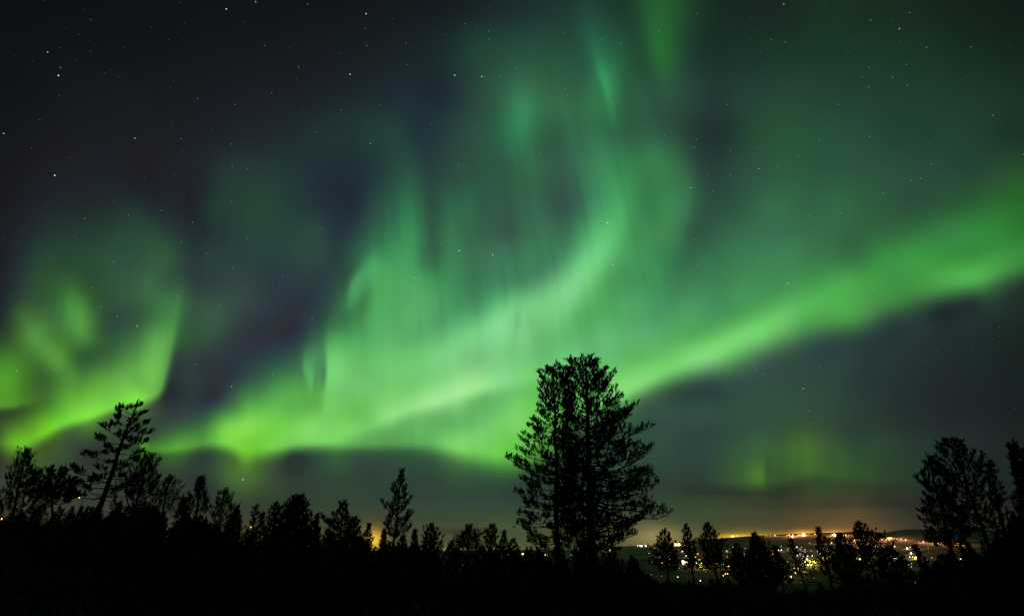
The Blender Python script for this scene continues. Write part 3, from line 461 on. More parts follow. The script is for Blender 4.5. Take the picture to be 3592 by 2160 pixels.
# ---------------------------------------------------------------- ground, valley and hills
HPX = [-9000, 0, 1400, 1600, 2000, 2250, 2427, 2517, 2639, 2800, 2873, 2922, 2985, 3067, 3213, 3400, 4000, 9000]
HPY = [1900, 1915, 1936, 1938, 1925, 1905, 1889, 1883, 1878, 1876, 1872, 1879, 1872, 1872, 1878, 1888, 1900, 1900]
def sstep(a, b, x):
    t = np.clip((x - a) / (b - a), 0, 1); return t * t * (3 - 2 * t)
def ground_z(x, y):
    x = np.asarray(x, float); y = np.asarray(y, float); r = np.hypot(x, y)
    front = np.maximum(y, 1.0)
    px = np.where(y > 0, 1796 + FPX * (x / front) * .93, np.where(x > 0, 9000, -9000))
    z = -.048 * np.maximum(r - 8, 0) * (r < 70) - .048 * 62 * (r >= 70)
    z = z - (42 * sstep(70, 640, r))
    rise = np.clip(-x / np.maximum(r, 1), 0, 1)
    z = z + 20 * sstep(.42, .68, rise) * sstep(20, 75, r) * (1 - sstep(220, 600, r)) * .35
    z = z + 2.0 * noise2(x / 160, y / 160, 5) * sstep(150, 500, r) + .22 * noise2(x / 5, y / 5, 9) * sstep(3, 10, r) * (1 - sstep(80, 200, r))
    hy = np.interp(px, HPX, HPY)
    e = np.tan(PITCH - np.arctan((hy - 1080) / FPX))
    top = 1.6 + 6500 * e / np.maximum(np.cos(np.arctan((px - 1796) / FPX)), .5) * .92
    top = np.maximum(top, -30)
    z = z + sstep(3300, 6500, r) * (top + 45) + 14 * noise2(x / 900, y / 700, 21) * sstep(3200, 5000, r) * (1 - sstep(5500, 6500, r))
    z = z + 2.2 * noise2(x / 70, y / 200, 31) * sstep(6000, 6400, r)
    return z
rr = np.concatenate([[0.01], np.geomspace(1.0, 90, 70), np.geomspace(94, 3200, 60), np.linspace(3300, 7200, 60), np.geomspace(7600, 19000, 10)])
aa = np.radians(np.concatenate([np.arange(-180, -60, 6.0), np.arange(-60, 60, .45), np.arange(60, 180.1, 6.0)]))
RR, AA = np.meshgrid(rr, aa); gx_, gy_ = RR * np.sin(AA), RR * np.cos(AA); gz_ = ground_z(gx_, gy_)
nr, na = len(rr), len(aa)
i = np.arange(nr - 1)[None, :] + np.arange(na - 1)[:, None] * nr
Q = np.stack([i, i + 1, i + nr + 1, i + nr], -1).reshape(-1, 4)
ctr = RR.ravel()[Q].mean(1)
V = np.stack([gx_, gy_, gz_], -1).reshape(-1, 3)
def submesh(V, Q, sel):
    q = Q[sel]; u = np.unique(q); m = np.full(len(V), -1); m[u] = np.arange(len(u)); return V[u], m[q]
m_soil = mat('forest_floor', (.016, .017, .010), .95, .4, 1.3, (.024, .02, .012))
m_valley = mat('valley_ground', (.06, .036, .026), .95, .4, .01, (.10, .06, .045))
m_hill = mat('wooded_hills', (.40, .22, .17), .95, .3, .012, (.52, .30, .24))  # warm brown base colour stands in for town-lit haze over the hills
v, q = submesh(V, Q, ctr < 90); tag(link_mesh('ground', v, (q, np.zeros((0, 3))), m_soil, smooth=True), kind='structure')
v, q = submesh(V, Q, (ctr >= 90) & (ctr < 3300)); tag(link_mesh('valley', v, (q, np.zeros((0, 3))), m_valley, smooth=True), kind='structure')
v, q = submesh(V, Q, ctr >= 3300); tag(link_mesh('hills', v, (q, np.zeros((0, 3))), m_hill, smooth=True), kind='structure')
def gz(x, y): return float(ground_z(np.array([x]), np.array([y]))[0])

# ---------------------------------------------------------------- pines
m_needle = mat('pine_needles', (.016, .030, .010), .8, .4, 3.0, (.026, .046, .014))
m_bark = mat('pine_bark', (.028, .020, .014), .9, .4, 5.0, (.05, .032, .022))
class Limb:
    def __init__(s): s.v = []; s.q = []; s.n = 0
    def tube(s, pts, rad, sides=6):
        pts = np.asarray(pts, float); k = len(pts)
        T = np.gradient(pts, axis=0); T /= np.maximum(np.linalg.norm(T, axis=1), 1e-9)[:, None]
        ref = np.array([0, 0, 1.0]) if abs(T[0, 2]) < .8 else np.array([1.0, 0, 0])
        N = np.cross(T, ref); N /= np.linalg.norm(N, axis=1)[:, None]; B = np.cross(T, N)
        a = np.arange(sides) * 2 * math.pi / sides
        ring = pts[:, None] + (N[:, None] * np.cos(a)[None, :, None] + B[:, None] * np.sin(a)[None, :, None]) * np.asarray(rad)[:, None, None]
        s.v.append(ring.reshape(-1, 3))
        i = np.arange(sides); j = (i + 1) % sides
        for r_ in range(k - 1):
            b = s.n + r_ * sides
            s.q.append(np.stack([b + i, b + j, b + sides + j, b + sides + i], 1))
        s.n += k * sides
    def twigs(s, A, B, r0):
        """many thin straight three-sided twigs at once"""
        A = np.asarray(A); B = np.asarray(B); n = len(A)
        if not n: return
        T = B - A; T /= np.maximum(np.linalg.norm(T, axis=1), 1e-9)[:, None]
        N = np.cross(T, np.array([.3, .2, .93])); N /= np.maximum(np.linalg.norm(N, axis=1), 1e-9)[:, None]; M = np.cross(T, N)
        a = np.arange(3) * 2 * math.pi / 3
        off = N[:, None] * np.cos(a)[None, :, None] + M[:, None] * np.sin(a)[None, :, None]
        v = np.concatenate([A[:, None] + off * r0, B[:, None] + off * r0 * .5], 1).reshape(-1, 3)
        b = s.n + np.arange(n) * 6
        for k in range(3): s.q.append(np.stack([b + k, b + (k + 1) % 3, b + 3 + (k + 1) % 3, b + 3 + k], 1))
        s.v.append(v); s.n += n * 6
def needles(P, D, L, W, K, rs):
    """bottle-brush shoots: P base, D direction, L length; K blades each"""
    P = np.asarray(P); D = np.asarray(D); n = len(P); L = np.broadcast_to(L, (n,))
    D = D / np.maximum(np.linalg.norm(D, axis=1), 1e-9)[:, None]
    ref = rs.normal(size=(n, 3)); N = np.cross(D, ref); N /= np.linalg.norm(N, axis=1)[:, None]; M = np.cross(D, N)
    u = (np.arange(K) + rs.rand(n, K)) / K; a = np.arange(K) * 2.4 + rs.rand(n, 1) * 6.3
    sp = .62 - .30 * u
    side = N[:, None] * np.cos(a)[..., None] + M[:, None] * np.sin(a)[..., None]
    dirn = D[:, None] * np.cos(sp)[..., None] * 1.0 + side * np.sin(sp)[..., None]
    base = P[:, None] + D[:, None] * (u * L[:, None] * .8)[..., None]
    ln = (L[:, None] * (.50 - .12 * u))[..., None]
    tip = base + dirn * ln
    wd = np.cross(dirn, rs.normal(size=(n, K, 3))); wd /= np.maximum(np.linalg.norm(wd, axis=2), 1e-9)[..., None]
    mid = base + dirn * ln * .45
    v = np.stack([base, mid + wd * W, tip, mid - wd * W], 2).reshape(-1, 3)
    return v, (np.arange(n * K) * 4)[:, None] + np.arange(4)[None]
def pine(seed, H, lean, bend, prof, opts):
    """returns (limb verts, limb quads, needle verts, needle quads) of one tree, base at the origin.
    prof rows: height fraction, reach to -x, reach to +x in metres"""
    rs = np.random.RandomState(seed); o = dict(limbs=60, rise=.55, low=-.05, curl=.5, shoot=.26, blades=10, width=.020, bare=.42, side=9, twig=6, trunk=.018, gap=.18, sway=0.0, dead=4, depth=.85)
    o.update(opts)
    prof = np.array(prof, float); prof = prof[np.argsort(prof[:, 0])]
    Lm = Limb(); hs = np.linspace(0, 1, 16)
    def axis(t):
        t = np.asarray(t, float)
        return np.stack([lean[0] * t + bend[0] * np.sin(math.pi * t), lean[1] * t + bend[1] * np.sin(math.pi * t), H * t], -1)
    tp = axis(hs); tp[1:-1, :2] += rs.normal(size=(14, 2)) * H * .003
    r0 = H * o['trunk']; Lm.tube(tp, r0 * (1 - hs * .93) ** .85 + .008, 9)
    fp, fd, ta, tb = [], [], [], []
    h0, h1 = prof[0, 0], .985
    n = o['limbs']
    tier = rs.rand(400) * o['gap'] * 2 + 1 - o['gap']
    for k in range(n):
        f = (k + rs.rand() * .9) / n
        h = h1 - (h1 - h0) * (f ** o.get('dist', .9))
        phi = k * 2.39996 + rs.rand() * .7
        L_, R_ = np.interp(h, prof[:, 0], prof[:, 1]), np.interp(h, prof[:, 0], prof[:, 2])
        a = R_ if math.cos(phi) > 0 else L_
        reach = math.hypot(a * math.cos(phi), o['depth'] * .5 * (L_ + R_) * math.sin(phi)) * tier[int(h * 22) * 3 % 400] * rs.uniform(.78, 1.06)
        reach = max(reach - o.get('trim', .20), .10)
        up = o['low'] + (o['rise'] - o['low']) * max(0, (h - h0) / (1 - h0)) ** o.get('pw', 1.6) + rs.normal() * .09
        m = 8; s = np.linspace(0, 1, m)
        P0 = axis(h)
        dz = reach * (up * s + o['curl'] * .5 * s * s * s)
        # the limb leaves the trunk lower down so that its tip, not its foot, lies on the outline
        P0z = max(P0[2] - max(dz[-1] * .75, 0), H * .03); P0 = axis(P0z / H)
        wob = rs.normal(size=2) * .06
        dirx, diry = math.cos(phi), math.sin(phi)
        pts = np.stack([P0[0] + dirx * reach * s - diry * reach * wob[0] * np.sin(3 * s) + o['sway'] * reach * s * s,
                        P0[1] + diry * reach * s + dirx * reach * wob[0] * np.sin(3 * s), P0z + dz], 1)
        pts[1:-1] += rs.normal(size=(m - 2, 3)) * reach * .012
        br = min(r0 * .42, .010 + .016 * reach) * (1 - s * .82)
        Lm.tube(pts, br, 5)
        seg = np.linalg.norm(pts[-1] - pts[0])
        ns = max(3, int(o['side'] * (.40 + .60 * min(1.8, seg / 2.0))))
        for j in range(ns):
            t = o['bare'] + (1 - o['bare']) * (j + rs.rand()) / ns
            t = min(t, 1.0); q = t * (m - 1); i = min(int(q), m - 2); c = pts[i] + (pts[i + 1] - pts[i]) * (q - i)
            tan = pts[min(i + 1, m - 1)] - pts[i]; tan = tan / max(np.linalg.norm(tan), 1e-6)
            sgn = 1 if j % 2 else -1
            lat = np.array([-tan[1], tan[0], 0]) * sgn; lat = lat / max(np.linalg.norm(lat), 1e-6)
            d = tan * rs.uniform(.45, .95) + lat * rs.uniform(.3, .95) + np.array([0, 0, rs.uniform(.05, .55)])
            d /= np.linalg.norm(d)
            ln = min(.34 * seg * (1.25 - t) + .07, 1.15) * rs.uniform(.6, 1.15) * o.get('bl', 1)
            e = c + d * ln; mid = c + d * ln * .5 + np.array([0, 0, -.04 * ln])
            ta += [c, mid]; tb += [mid, e]
            nt = max(2, int(o['twig'] * (.4 + ln)))
            for g in range(nt):
                w = (g + 1) / nt; b = c + (e - c) * (.25 + .75 * w) if w < 1 else e
                dd = d * .7 + rs.normal(size=3) * .38 + np.array([0, 0, .42 + .25 * w])
                dd /= np.linalg.norm(dd); l2 = rs.uniform(.02, .20) * (.3 + ln)
                p = b + dd * l2; ta.append(b); tb.append(p); fp.append(p); fd.append(dd + np.array([0, 0, .25]))
        fp.append(pts[-1]); fd.append(pts[-1] - pts[-2] + np.array([0, 0, .1]))
    # leading shoot
    for g in range(5):
        fp.append(axis(1 - g * .012)); fd.append(np.array([rs.normal() * .3, rs.normal() * .3, 1.0]))
    for g in range(o['dead']):                                # bare snags below the crown
        h = rs.uniform(max(h0 - .15, .08), h0 + .1); P0 = axis(h); ph = rs.rand() * 6.3; l = rs.uniform(.3, 1.2)
        e = P0 + np.array([math.cos(ph), math.sin(ph), rs.uniform(-.3, .15)]) * l; Lm.tube([P0, (P0 + e) / 2 + [0, 0, .04], e], [.022, .014, .005], 4)
    Lm.twigs(np.array(ta), np.array(tb), .009)
    fp = np.array(fp); fd = np.array(fd)
    if o['shoot']:
        Ls = o['shoot'] * rs.uniform(.7, 1.25, len(fp))
        nv, nq = needles(fp, fd, Ls, o['width'], o['blades'], rs)
    return np.concatenate(Lm.v), np.concatenate(Lm.q), nv, nq
def taper(rows): return rows
SHAPE = {
 'cone': [(0, .06, .06), (.12, .2, .2), (.3, .42, .42), (.5, .62, .62), (.75, .86, .86), (1, 1, 1)],
 'round': [(0, .12, .12), (.08, .38, .3), (.18, .5, .62), (.3, .85, .7), (.45, .8, 1), (.6, 1, .85), (.8, .9, 1), (1, 1.1, 1)],
 'open': [(0, .12, .12), (.12, .3, .3), (.25, .42, .42), (.4, .75, .7), (.55, .7, .85), (.7, 1, 1), (.85, .8, .9), (1, .7, .75)],
 'spire': [(0, .05, .05), (.2, .3, .3), (.5, .6, .6), (.8, .9, .9), (1, 1, 1)],
 'fan': [(0, .08, .1), (.1, .3, .25), (.2, .35, .55), (.35, .8, .6), (.5, .75, .95), (.7, 1, 1), (1, 1.2, 1.2)]}
def plant_pine(seed, top, base_px, Y, shape, hw, bottom_py, label, group=None, cat='tree', bend=0, name='pine_tree', **opts):
    """top: pixel of the tip, base_px: where the foot of the trunk stands, hw: half width of the crown (left, right) in pixels"""
    tip = at(top[0], top[1], Y)
    bx = at(base_px, 1900, Y).x; bz = gz(bx, Y) - .1
    H = tip.z - bz; mpp = (at(top[0] + 100, (top[1] + bottom_py) / 2, Y).x - at(top[0], (top[1] + bottom_py) / 2, Y).x) / 100
    low = at(top[0], bottom_py, Y).z
    hb = max((low - bz) / H, .06)
    if isinstance(hw, (int, float)): hw = (hw, hw)
    if isinstance(shape, str): rows = [(1 - t * (1 - hb), l * hw[0] * mpp, r_ * hw[1] * mpp) for t, l, r_ in SHAPE[shape]]
    else:
        rows = []
        for py, l, r_ in shape:
            hf = (at(top[0], py, Y).z - bz) / H; rows.append((hf, l * mpp, r_ * mpp))
    if opts.get('blades') == 9:      # young pines keep branches almost to the ground
        rows = sorted(rows, reverse=True); rows = [(h, l * (1 + .2 * i / len(rows)), r_ * (1 + .2 * i / len(rows))) for i, (h, l, r_) in enumerate(rows)]
        rows.append((max(rows[-1][0] - 34 * mpp / H, .05), rows[-1][1] * 1.1, rows[-1][2] * 1.1)); opts['limbs'] = int(opts.get('limbs', 60) * 1.25)
    lv, lq, nv, nq = pine(seed, H, (tip.x - bx, 0), (bend * mpp, 0), rows, opts)
    root = empty(name, (bx, Y, bz)); tag(root, label, cat, group)
    t = link_mesh('trunk', lv, (lq, np.zeros((0, 3))), m_bark, root, smooth=True)
    c = link_mesh('crown', nv, (nq, np.zeros((0, 3))), m_needle, root)
    return root
# ---------------------------------------------------------------- the trees one can tell apart
NEAR = dict(blades=13, width=.019, shoot=.27)
SWEPT = dict(blades=12, width=.017, shoot=.38, twig=4)
MID = dict(blades=9, width=.028, shoot=.30, bare=.25)
FAR = dict(blades=7, width=.040, shoot=.40, bare=.25, limbs=46, side=6, twig=5, dead=2)
plant_pine(11, (2053, 1262), 2070, 40, [(1268, 52, 52), (1288, 84, 88), (1312, 104, 110), (1350, 114, 122), (1390, 112, 134), (1421, 104, 166), (1470, 106, 186), (1540, 112, 218), (1600, 108, 234), (1640, 112, 256), (1700, 124, 256), (1750, 124, 262), (1800, 118, 256), (1842, 104, 242), (1880, 84, 200), (1935, 60, 120)], 0, 1940,
    'tallest pine of all, thick straight trunk and huge wide crown against the aurora', 'tall twin pines', limbs=185, side=10, twig=6, bare=.44, rise=1.0, low=-.14, curl=.34, pw=2.4, trim=.26, dist=1.1, trunk=.021, dead=10, gap=.11, **NEAR)
plant_pine(12, (1943, 1283), 1953, 38, [(1290, 40, 46), (1310, 62, 70), (1335, 74, 80), (1400, 74, 76), (1470, 74, 80), (1492, 120, 80), (1520, 134, 62), (1560, 120, 70), (1600, 150, 80), (1640, 168, 90), (1700, 166, 90), (1760, 150, 95), (1800, 162, 100), (1850, 150, 100), (1890, 125, 80), (1935, 70, 50)], 0, 1940,
    'slim tall pine with airy crown touching the side of the tallest pine', 'tall twin pines', limbs=160, side=9, twig=6, bare=.46, rise=1.0, low=-.10, curl=.36, pw=2.2, trim=.30, dist=1.1, trunk=.0135, dead=8, gap=.16, **NEAR)
plant_pine(13, (2040, 1560), 2044, 47, 'open', (110, 130), 1950, 'thin pine standing hidden behind the trunk of the tallest pine', None, limbs=60, side=8, trunk=.011, dead=12, **NEAR)
plant_pine(21, (482, 1408), 292, 34, [(1412, 18, 16), (1440, 66, 28), (1470, 50, 35), (1500, 132, 86), (1522, 110, 80), (1545, 82, 92), (1590, 96, 104), (1612, 104, 80), (1640, 76, 60), (1665, 150, 60), (1690, 130, 70), (1745, 110, 100)], 0, 1750,
    'crooked pine leaning sideways with sparse ragged branches over the dark wood', None, limbs=44, side=9, twig=7, trim=.05, bare=.54, rise=.30, low=-.04, curl=.22, gap=.42, trunk=.020, depth=.7, dead=8, **NEAR)
plant_pine(22, (178, 1648), 235, 33, [(1652, 40, 25), (1668, 50, 60), (1690, 75, 70), (1720, 90, 80), (1760, 80, 80)], 0, 1765, 'bent bushy pine with tufted limbs beside the leaning pine', None, limbs=30, side=9, bare=.4, gap=.35, dead=3, **NEAR)
plant_pine(23, (520, 1600), 452, 36, [(1603, 22, 14), (1625, 60, 26), (1650, 80, 24), (1680, 95, 55), (1710, 110, 40), (1760, 120, 60)], 0, 1765, 'dense windswept pine filling the gap against the stem of the leaning pine', None, limbs=32, side=7, rise=1.3, low=.7, curl=1.0, sway=.4, **SWEPT)
plant_pine(24, (88, 1590), 40, 31, [(1594, 22, 12), (1620, 45, 18), (1650, 60, 36), (1690, 75, 40), (1740, 110, 70), (1800, 130, 90)], 0, 1800, 'windswept spruce-like pine at the very edge of the dark wood', None, limbs=34, side=7, rise=1.4, low=.7, curl=1.0, sway=.35, **SWEPT)
plant_pine(25, (592, 1676), 560, 40, [(1680, 14, 10), (1700, 22, 34), (1715, 30, 44), (1745, 46, 40), (1800, 70, 46)], 0, 1800, 'pointed pine with one upswept side arm next to the windswept pine', None, limbs=24, side=6, rise=1.6, low=.9, curl=1.1, sway=.35, **SWEPT)
plant_pine(26, (704, 1677), 692, 44, 'cone', (62, 56), 1800, 'sharp cone-shaped pine, highest of the pointed row beyond the leaning pine', None, limbs=32, side=6, rise=1.6, low=.8, curl=1.1, **SWEPT)
plant_pine(27, (788, 1726), 768, 46, [(1729, 18, 8), (1745, 34, 24), (1770, 44, 34), (1810, 60, 44), (1840, 66, 50)], 0, 1840, 'blunt pine with a twin tip beside the sharp cone-shaped pine', None, limbs=27, side=6, rise=1.6, low=.9, curl=1.1, sway=.2, **SWEPT)
plant_pine(28, (645, 1750), 648, 43, 'cone', 30, 1820, 'low young pine squeezed between the upswept pine and the cone-shaped pine', None, limbs=34, side=6, **NEAR)
plant_pine(29, (830, 1783), 820, 50, 'cone', (36, 32), 1860, 'short dark pine at the foot of the pointed row', None, limbs=40, side=6, rise=.8, low=.4, **MID)
plant_pine(30, (897, 1774), 888, 48, [(1777, 8, 8), (1795, 20, 16), (1820, 14, 20), (1850, 30, 22), (1880, 34, 30)], 0, 1880, 'thin sparse little pine with gaps showing sky beside the dense round-topped mass', None, limbs=24, side=6, twig=5, gap=.35, bare=.35, shoot=.24, blades=10, width=.02)
plant_pine(31, (967, 1765), 962, 58, 'round', (32, 38), 1880, 'small round-topped pine leaning on the big flat-topped one', None, limbs=44, side=7, **MID)
plant_pine(32, (1044, 1740), 1040, 58, [(1744, 24, 20), (1760, 30, 36), (1790, 60, 42), (1800, 70, 50), (1812, 75, 66), (1835, 80, 60), (1880, 90, 62)], 0, 1890, 'big dense pine with a broad rounded head above the tree line', None, limbs=90, side=8, rise=.9, low=.3, curl=.6, trunk=.022, **MID)
plant_pine(33, (921, 1800), 922, 60, 'cone', 24, 1890, 'small young pine between the thin sparse one and the round-topped ones', None, limbs=34, side=6, **MID)
plant_pine(34, (1112, 1805), 1112, 66, 'spire', 17, 1900, 'narrow spire-like little spruce on the open side of the broad-headed pine', None, limbs=60, side=4, twig=4, low=-.1, rise=.6, curl=.3, **MID)
plant_pine(35, (1205, 1758), 1188, 60, [(1762, 12, 14), (1775, 20, 26), (1795, 24, 22), (1815, 60, 30), (1830, 66, 36), (1850, 50, 44), (1880, 56, 50)], 0, 1900, 'broken-topped pine with a bare curved bough reaching out one side', None, limbs=54, side=8, gap=.3, **MID)
plant_pine(36, (1245, 1815), 1238, 62, 'round', (34, 40), 1920, 'dense bushy pine close against the broken-topped pine', None, limbs=50, side=7, rise=.5, low=.1, **MID)
plant_pine(37, (1294, 1838), 1288, 66, 'open', (26, 24), 1930, 'small ragged pine right beside the yellow glow of the town', None, limbs=40, side=6, **MID)
plant_pine(38, (1409, 1648), 1374, 52, [(1652, 9, 9), (1670, 10, 14), (1700, 18, 28), (1715, 45, 36), (1722, 34, 34), (1745, 20, 44), (1760, 34, 46), (1772, 66, 52), (1786, 62, 54), (1800, 30, 62), (1812, 26, 66), (1826, 46, 64), (1840, 54, 58), (1856, 40, 68), (1872, 34, 40), (1890, 20, 14)], 0, 1895,
    'lone slender tall pine with stepped branches standing above the low trees', None, limbs=64, side=8, twig=6, rise=.6, low=.12, curl=.75, gap=.2, bare=.38, trunk=.015, blades=10, width=.022, shoot=.30, dead=3)
plant_pine(39, (1348, 1857), 1348, 66, 'spire', 20, 1930, 'little pointed tree just before the foot of the slender tall pine', None, limbs=40, side=5, **MID)
plant_pine(40, (1454, 1861), 1456, 64, 'cone', (20, 26), 1940, 'narrow young pine first beyond the slender tall pine', None, limbs=40, side=5, rise=1.0, low=.5, **MID)
plant_pine(41, (1512, 1841), 1508, 62, [(1844, 10, 8), (1858, 24, 16), (1875, 28, 40), (1900, 30, 50), (1925, 34, 56)], 0, 1940, 'young pine with many upright candles on its spreading arms', None, limbs=46, side=6, rise=1.3, low=.8, curl=1.0, **MID)
plant_pine(42, (1413, 1882), 1412, 60, 'fan', 26, 1950, 'low bushy pine hiding the foot of the slender tall pine', None, limbs=34, side=6, **MID)
plant_pine(43, (1646, 1842), 1642, 68, [(1845, 14, 14), (1860, 26, 24), (1875, 24, 46), (1890, 46, 30), (1910, 40, 42), (1925, 60, 46)], 0, 1935, 'flat-tiered pine standing alone over the orange lights at the horizon', None, limbs=60, side=7, rise=.35, low=-.02, curl=.3, gap=.3, **MID)
plant_pine(44, (1727, 1840), 1718, 70, [(1843, 12, 12), (1862, 26, 24), (1885, 30, 24), (1915, 36, 34), (1935, 44, 36)], 0, 1945, 'round-headed pine second from the flat-tiered one toward the tall twin pines', None, limbs=56, side=7, rise=.5, low=.05, gap=.25, **MID)
plant_pine(45, (1768, 1864), 1764, 70, 'cone', (24, 24), 1945, 'small upright pine close beside the round-headed pine', None, limbs=40, side=6, rise=1.1, low=.6, **MID)
plant_pine(46, (1800, 1893), 1800, 64, 'fan', 34, 1960, 'low shrubby pine under the outermost boughs of the slim tall pine', None, limbs=36, side=6, **MID)
plant_pine(47, (1585, 1900), 1585, 64, 'fan', 26, 1960, 'low bush-like pine in the gap before the flat-tiered pine', None, limbs=30, side=6, **MID)
plant_pine(50, (2330, 1861), 2332, 62, [(1864, 12, 14), (1880, 24, 26), (1900, 34, 34), (1930, 40, 38), (1965, 46, 42)], 0, 1985, 'round pine tuft just under the outer boughs of the tallest pine', None, limbs=50, side=7, gap=.3, **MID)
plant_pine(51, (2405, 1842), 2421, 64, [(1846, 8, 7), (1862, 16, 18), (1885, 22, 22), (1895, 24, 34), (1925, 26, 30), (1960, 22, 24)], 0, 1970, 'slim pine in front of the brightest orange town light', None, limbs=46, side=6, rise=.7, low=.2, gap=.25, **MID)
plant_pine(52, (2480, 1837), 2502, 64, [(1841, 8, 7), (1858, 16, 18), (1875, 26, 34), (1892, 36, 32), (1912, 38, 66), (1935, 40, 60), (1955, 36, 40)], 0, 1965, 'double-stemmed taller pine next to the slim one, one bough stretched over the town', None, limbs=60, side=7, rise=.6, low=.15, gap=.28, **MID)
plant_pine(53, (2584, 1911), 2586, 66, 'fan', (36, 36), 1990, 'squat thorny-looking pine in front of the middle of the town lights', None, limbs=50, side=6, rise=1.0, low=.5, **MID)
plant_pine(54, (2646, 1874), 2656, 58, [(1877, 8, 8), (1890, 16, 20), (1905, 24, 30), (1925, 28, 50), (1960, 40, 60), (2000, 50, 64)], 0, 2005, 'dense black pine with two upright spikes under the red mast lights', None, limbs=74, side=7, rise=1.2, low=.6, curl=.9, **MID)
plant_pine(55, (2719, 1918), 2724, 66, 'cone', (30, 34), 2010, 'small cone pine beside the lit slope of the town', None, limbs=46, side=6, **MID)
plant_pine(56, (2771, 1894), 2804, 52, [(1897, 5, 6), (1915, 8, 14), (1935, 18, 14), (1950, 26, 18), (1970, 16, 34), (1985, 14, 40)], 0, 1995, 'thin gnarled pine like a cactus before the yellow-green lit grove', None, limbs=22, side=5, twig=4, rise=1.2, low=.7, curl=1.0, gap=.4, trunk=.014, blades=9, width=.026, shoot=.28)
plant_pine(57, (2869, 1853), 2890, 62, [(1856, 7, 7), (1872, 13, 9), (1888, 14, 24), (1910, 20, 34), (1935, 24, 34), (1975, 26, 36)], 0, 1985, 'slender see-through pine topping the ridge between the two brightest horizon lights', None, limbs=44, side=6, rise=.8, low=.3, gap=.3, **MID)
plant_pine(58, (2946, 1876), 2950, 60, [(1879, 10, 12), (1895, 24, 20), (1920, 30, 36), (1960, 44, 46), (2000, 50, 50)], 0, 2005, 'dense dark bushy pine below the second horizon flare', None, limbs=70, side=7, rise=.9, low=.3, **MID)
plant_pine(59, (3009, 1832), 3052, 56, [(1836, 10, 10), (1855, 18, 34), (1868, 32, 40), (1885, 24, 66), (1905, 30, 78), (1925, 34, 70), (1960, 30, 50)], 0, 1970, 'irregular leaning pine with a ragged crown in front of the orange hillside lights', None, limbs=56, side=7, rise=.7, low=.15, gap=.32, **MID)
plant_pine(60, (3120, 1920), 3115, 54, 'fan', (46, 48), 2000, 'flat-topped low pine under the row of hillside lights', None, limbs=50, side=6, low=-.05, rise=.3, curl=.2, **MID)
plant_pine(61, (3207, 1916), 3244, 50, 'cone', (22, 24), 2010, 'sparse tilted sapling beside the wide many-stemmed pine', None, limbs=26, side=6, gap=.35, **MID)
plant_pine(70, (3332, 1541), 3482, 36, [(1545, 20, 16), (1560, 36, 36), (1590, 66, 56), (1615, 96, 70), (1640, 90, 80), (1668, 96, 100), (1700, 100, 108), (1730, 80, 80), (1760, 110, 100), (1800, 130, 90), (1840, 120, 80), (1880, 100, 90)], 0, 1895,
    'large pine with a long leaning stem and wide thin crown', 'pines beside the town view', limbs=84, side=8, twig=5, bare=.42, dist=1.1, rise=.8, low=.05, gap=.28, trunk=.017, dead=8, **NEAR)
plant_pine(71, (3258, 1612), 3325, 34, [(1616, 16, 14), (1640, 28, 40), (1675, 42, 60), (1702, 72, 70), (1730, 40, 76), (1770, 60, 80), (1810, 66, 80), (1822, 100, 80), (1860, 70, 70), (1885, 90, 80), (1920, 80, 80)], 0, 1925,
    'dense bushy pine with layered boughs spread over the edge of the town', 'pines beside the town view', limbs=72, side=8, bare=.4, rise=.6, low=-.02, curl=.45, gap=.22, trunk=.017, **NEAR)
plant_pine(72, (3471, 1621), 3500, 38, [(1625, 8, 10), (1645, 14, 24), (1680, 26, 22), (1700, 20, 44), (1740, 30, 40), (1780, 30, 30)], 0, 1800, 'pine top showing as a third tip behind the long leaning stem', 'pines beside the town view', limbs=26, side=7, rise=.9, low=.3, gap=.3, **NEAR)
plant_pine(73, (3553, 1559), 3615, 30, [(1563, 10, 18), (1600, 14, 50), (1640, 20, 50), (1690, 24, 60), (1735, 20, 60), (1780, 40, 80), (1830, 60, 90), (1900, 70, 90)], 0, 1930, 'dark pine cut off by the picture edge, with upswept side shoots', None, limbs=80, side=8, rise=1.2, low=.6, curl=.9, **NEAR)
plant_pine(74, (3552, 1834), 3552, 36, 'fan', 60, 1960, 'low dark thicket-like pine under the cut-off pine', None, limbs=50, side=7, **NEAR)

# ---------------------------------------------------------------- the wood that reads as one black mass
MASS = [(-400, 1740), (0, 1795), (150, 1775), (300, 1768), (520, 1765), (600, 1805), (700, 1815), (850, 1868), (1000, 1860), (1100, 1882), (1200, 1892), (1300, 1918), (1400, 1935), (1600, 1944), (1800, 1944), (2000, 1950), (2150, 1964), (2260, 1990), (2300, 2010), (2450, 2018), (2600, 1995), (2700, 2005), (2760, 2032), (2830, 2052), (2900, 2015), (2960, 1990), (3050, 2005), (3130, 1970), (3200, 2010), (3300, 1950), (3400, 1910), (3592, 1880), (4100, 1850)]
rs = np.random.RandomState(77)
variants = []
for k in range(5):
    lv, lq, nv, nq = pine(300 + k, 6.0, (.3 * (k - 2) * .3, 0), (0, 0), [(1 - t * .88, l * 1.9, r_ * 1.9) for t, l, r_ in SHAPE[['cone', 'fan', 'cone', 'open', 'fan'][k]]], dict(limbs=40, side=4, twig=3, blades=5, width=.06, shoot=.42, bare=.2, rise=.8, low=.2, dead=0, trunk=.015))
    variants.append((np.concatenate([lv, nv]), np.concatenate([lq, nq + len(lv)])))
fv, fq, n = [], [], 0
mx = np.array([m[0] for m in MASS]); my = np.array([m[1] for m in MASS])
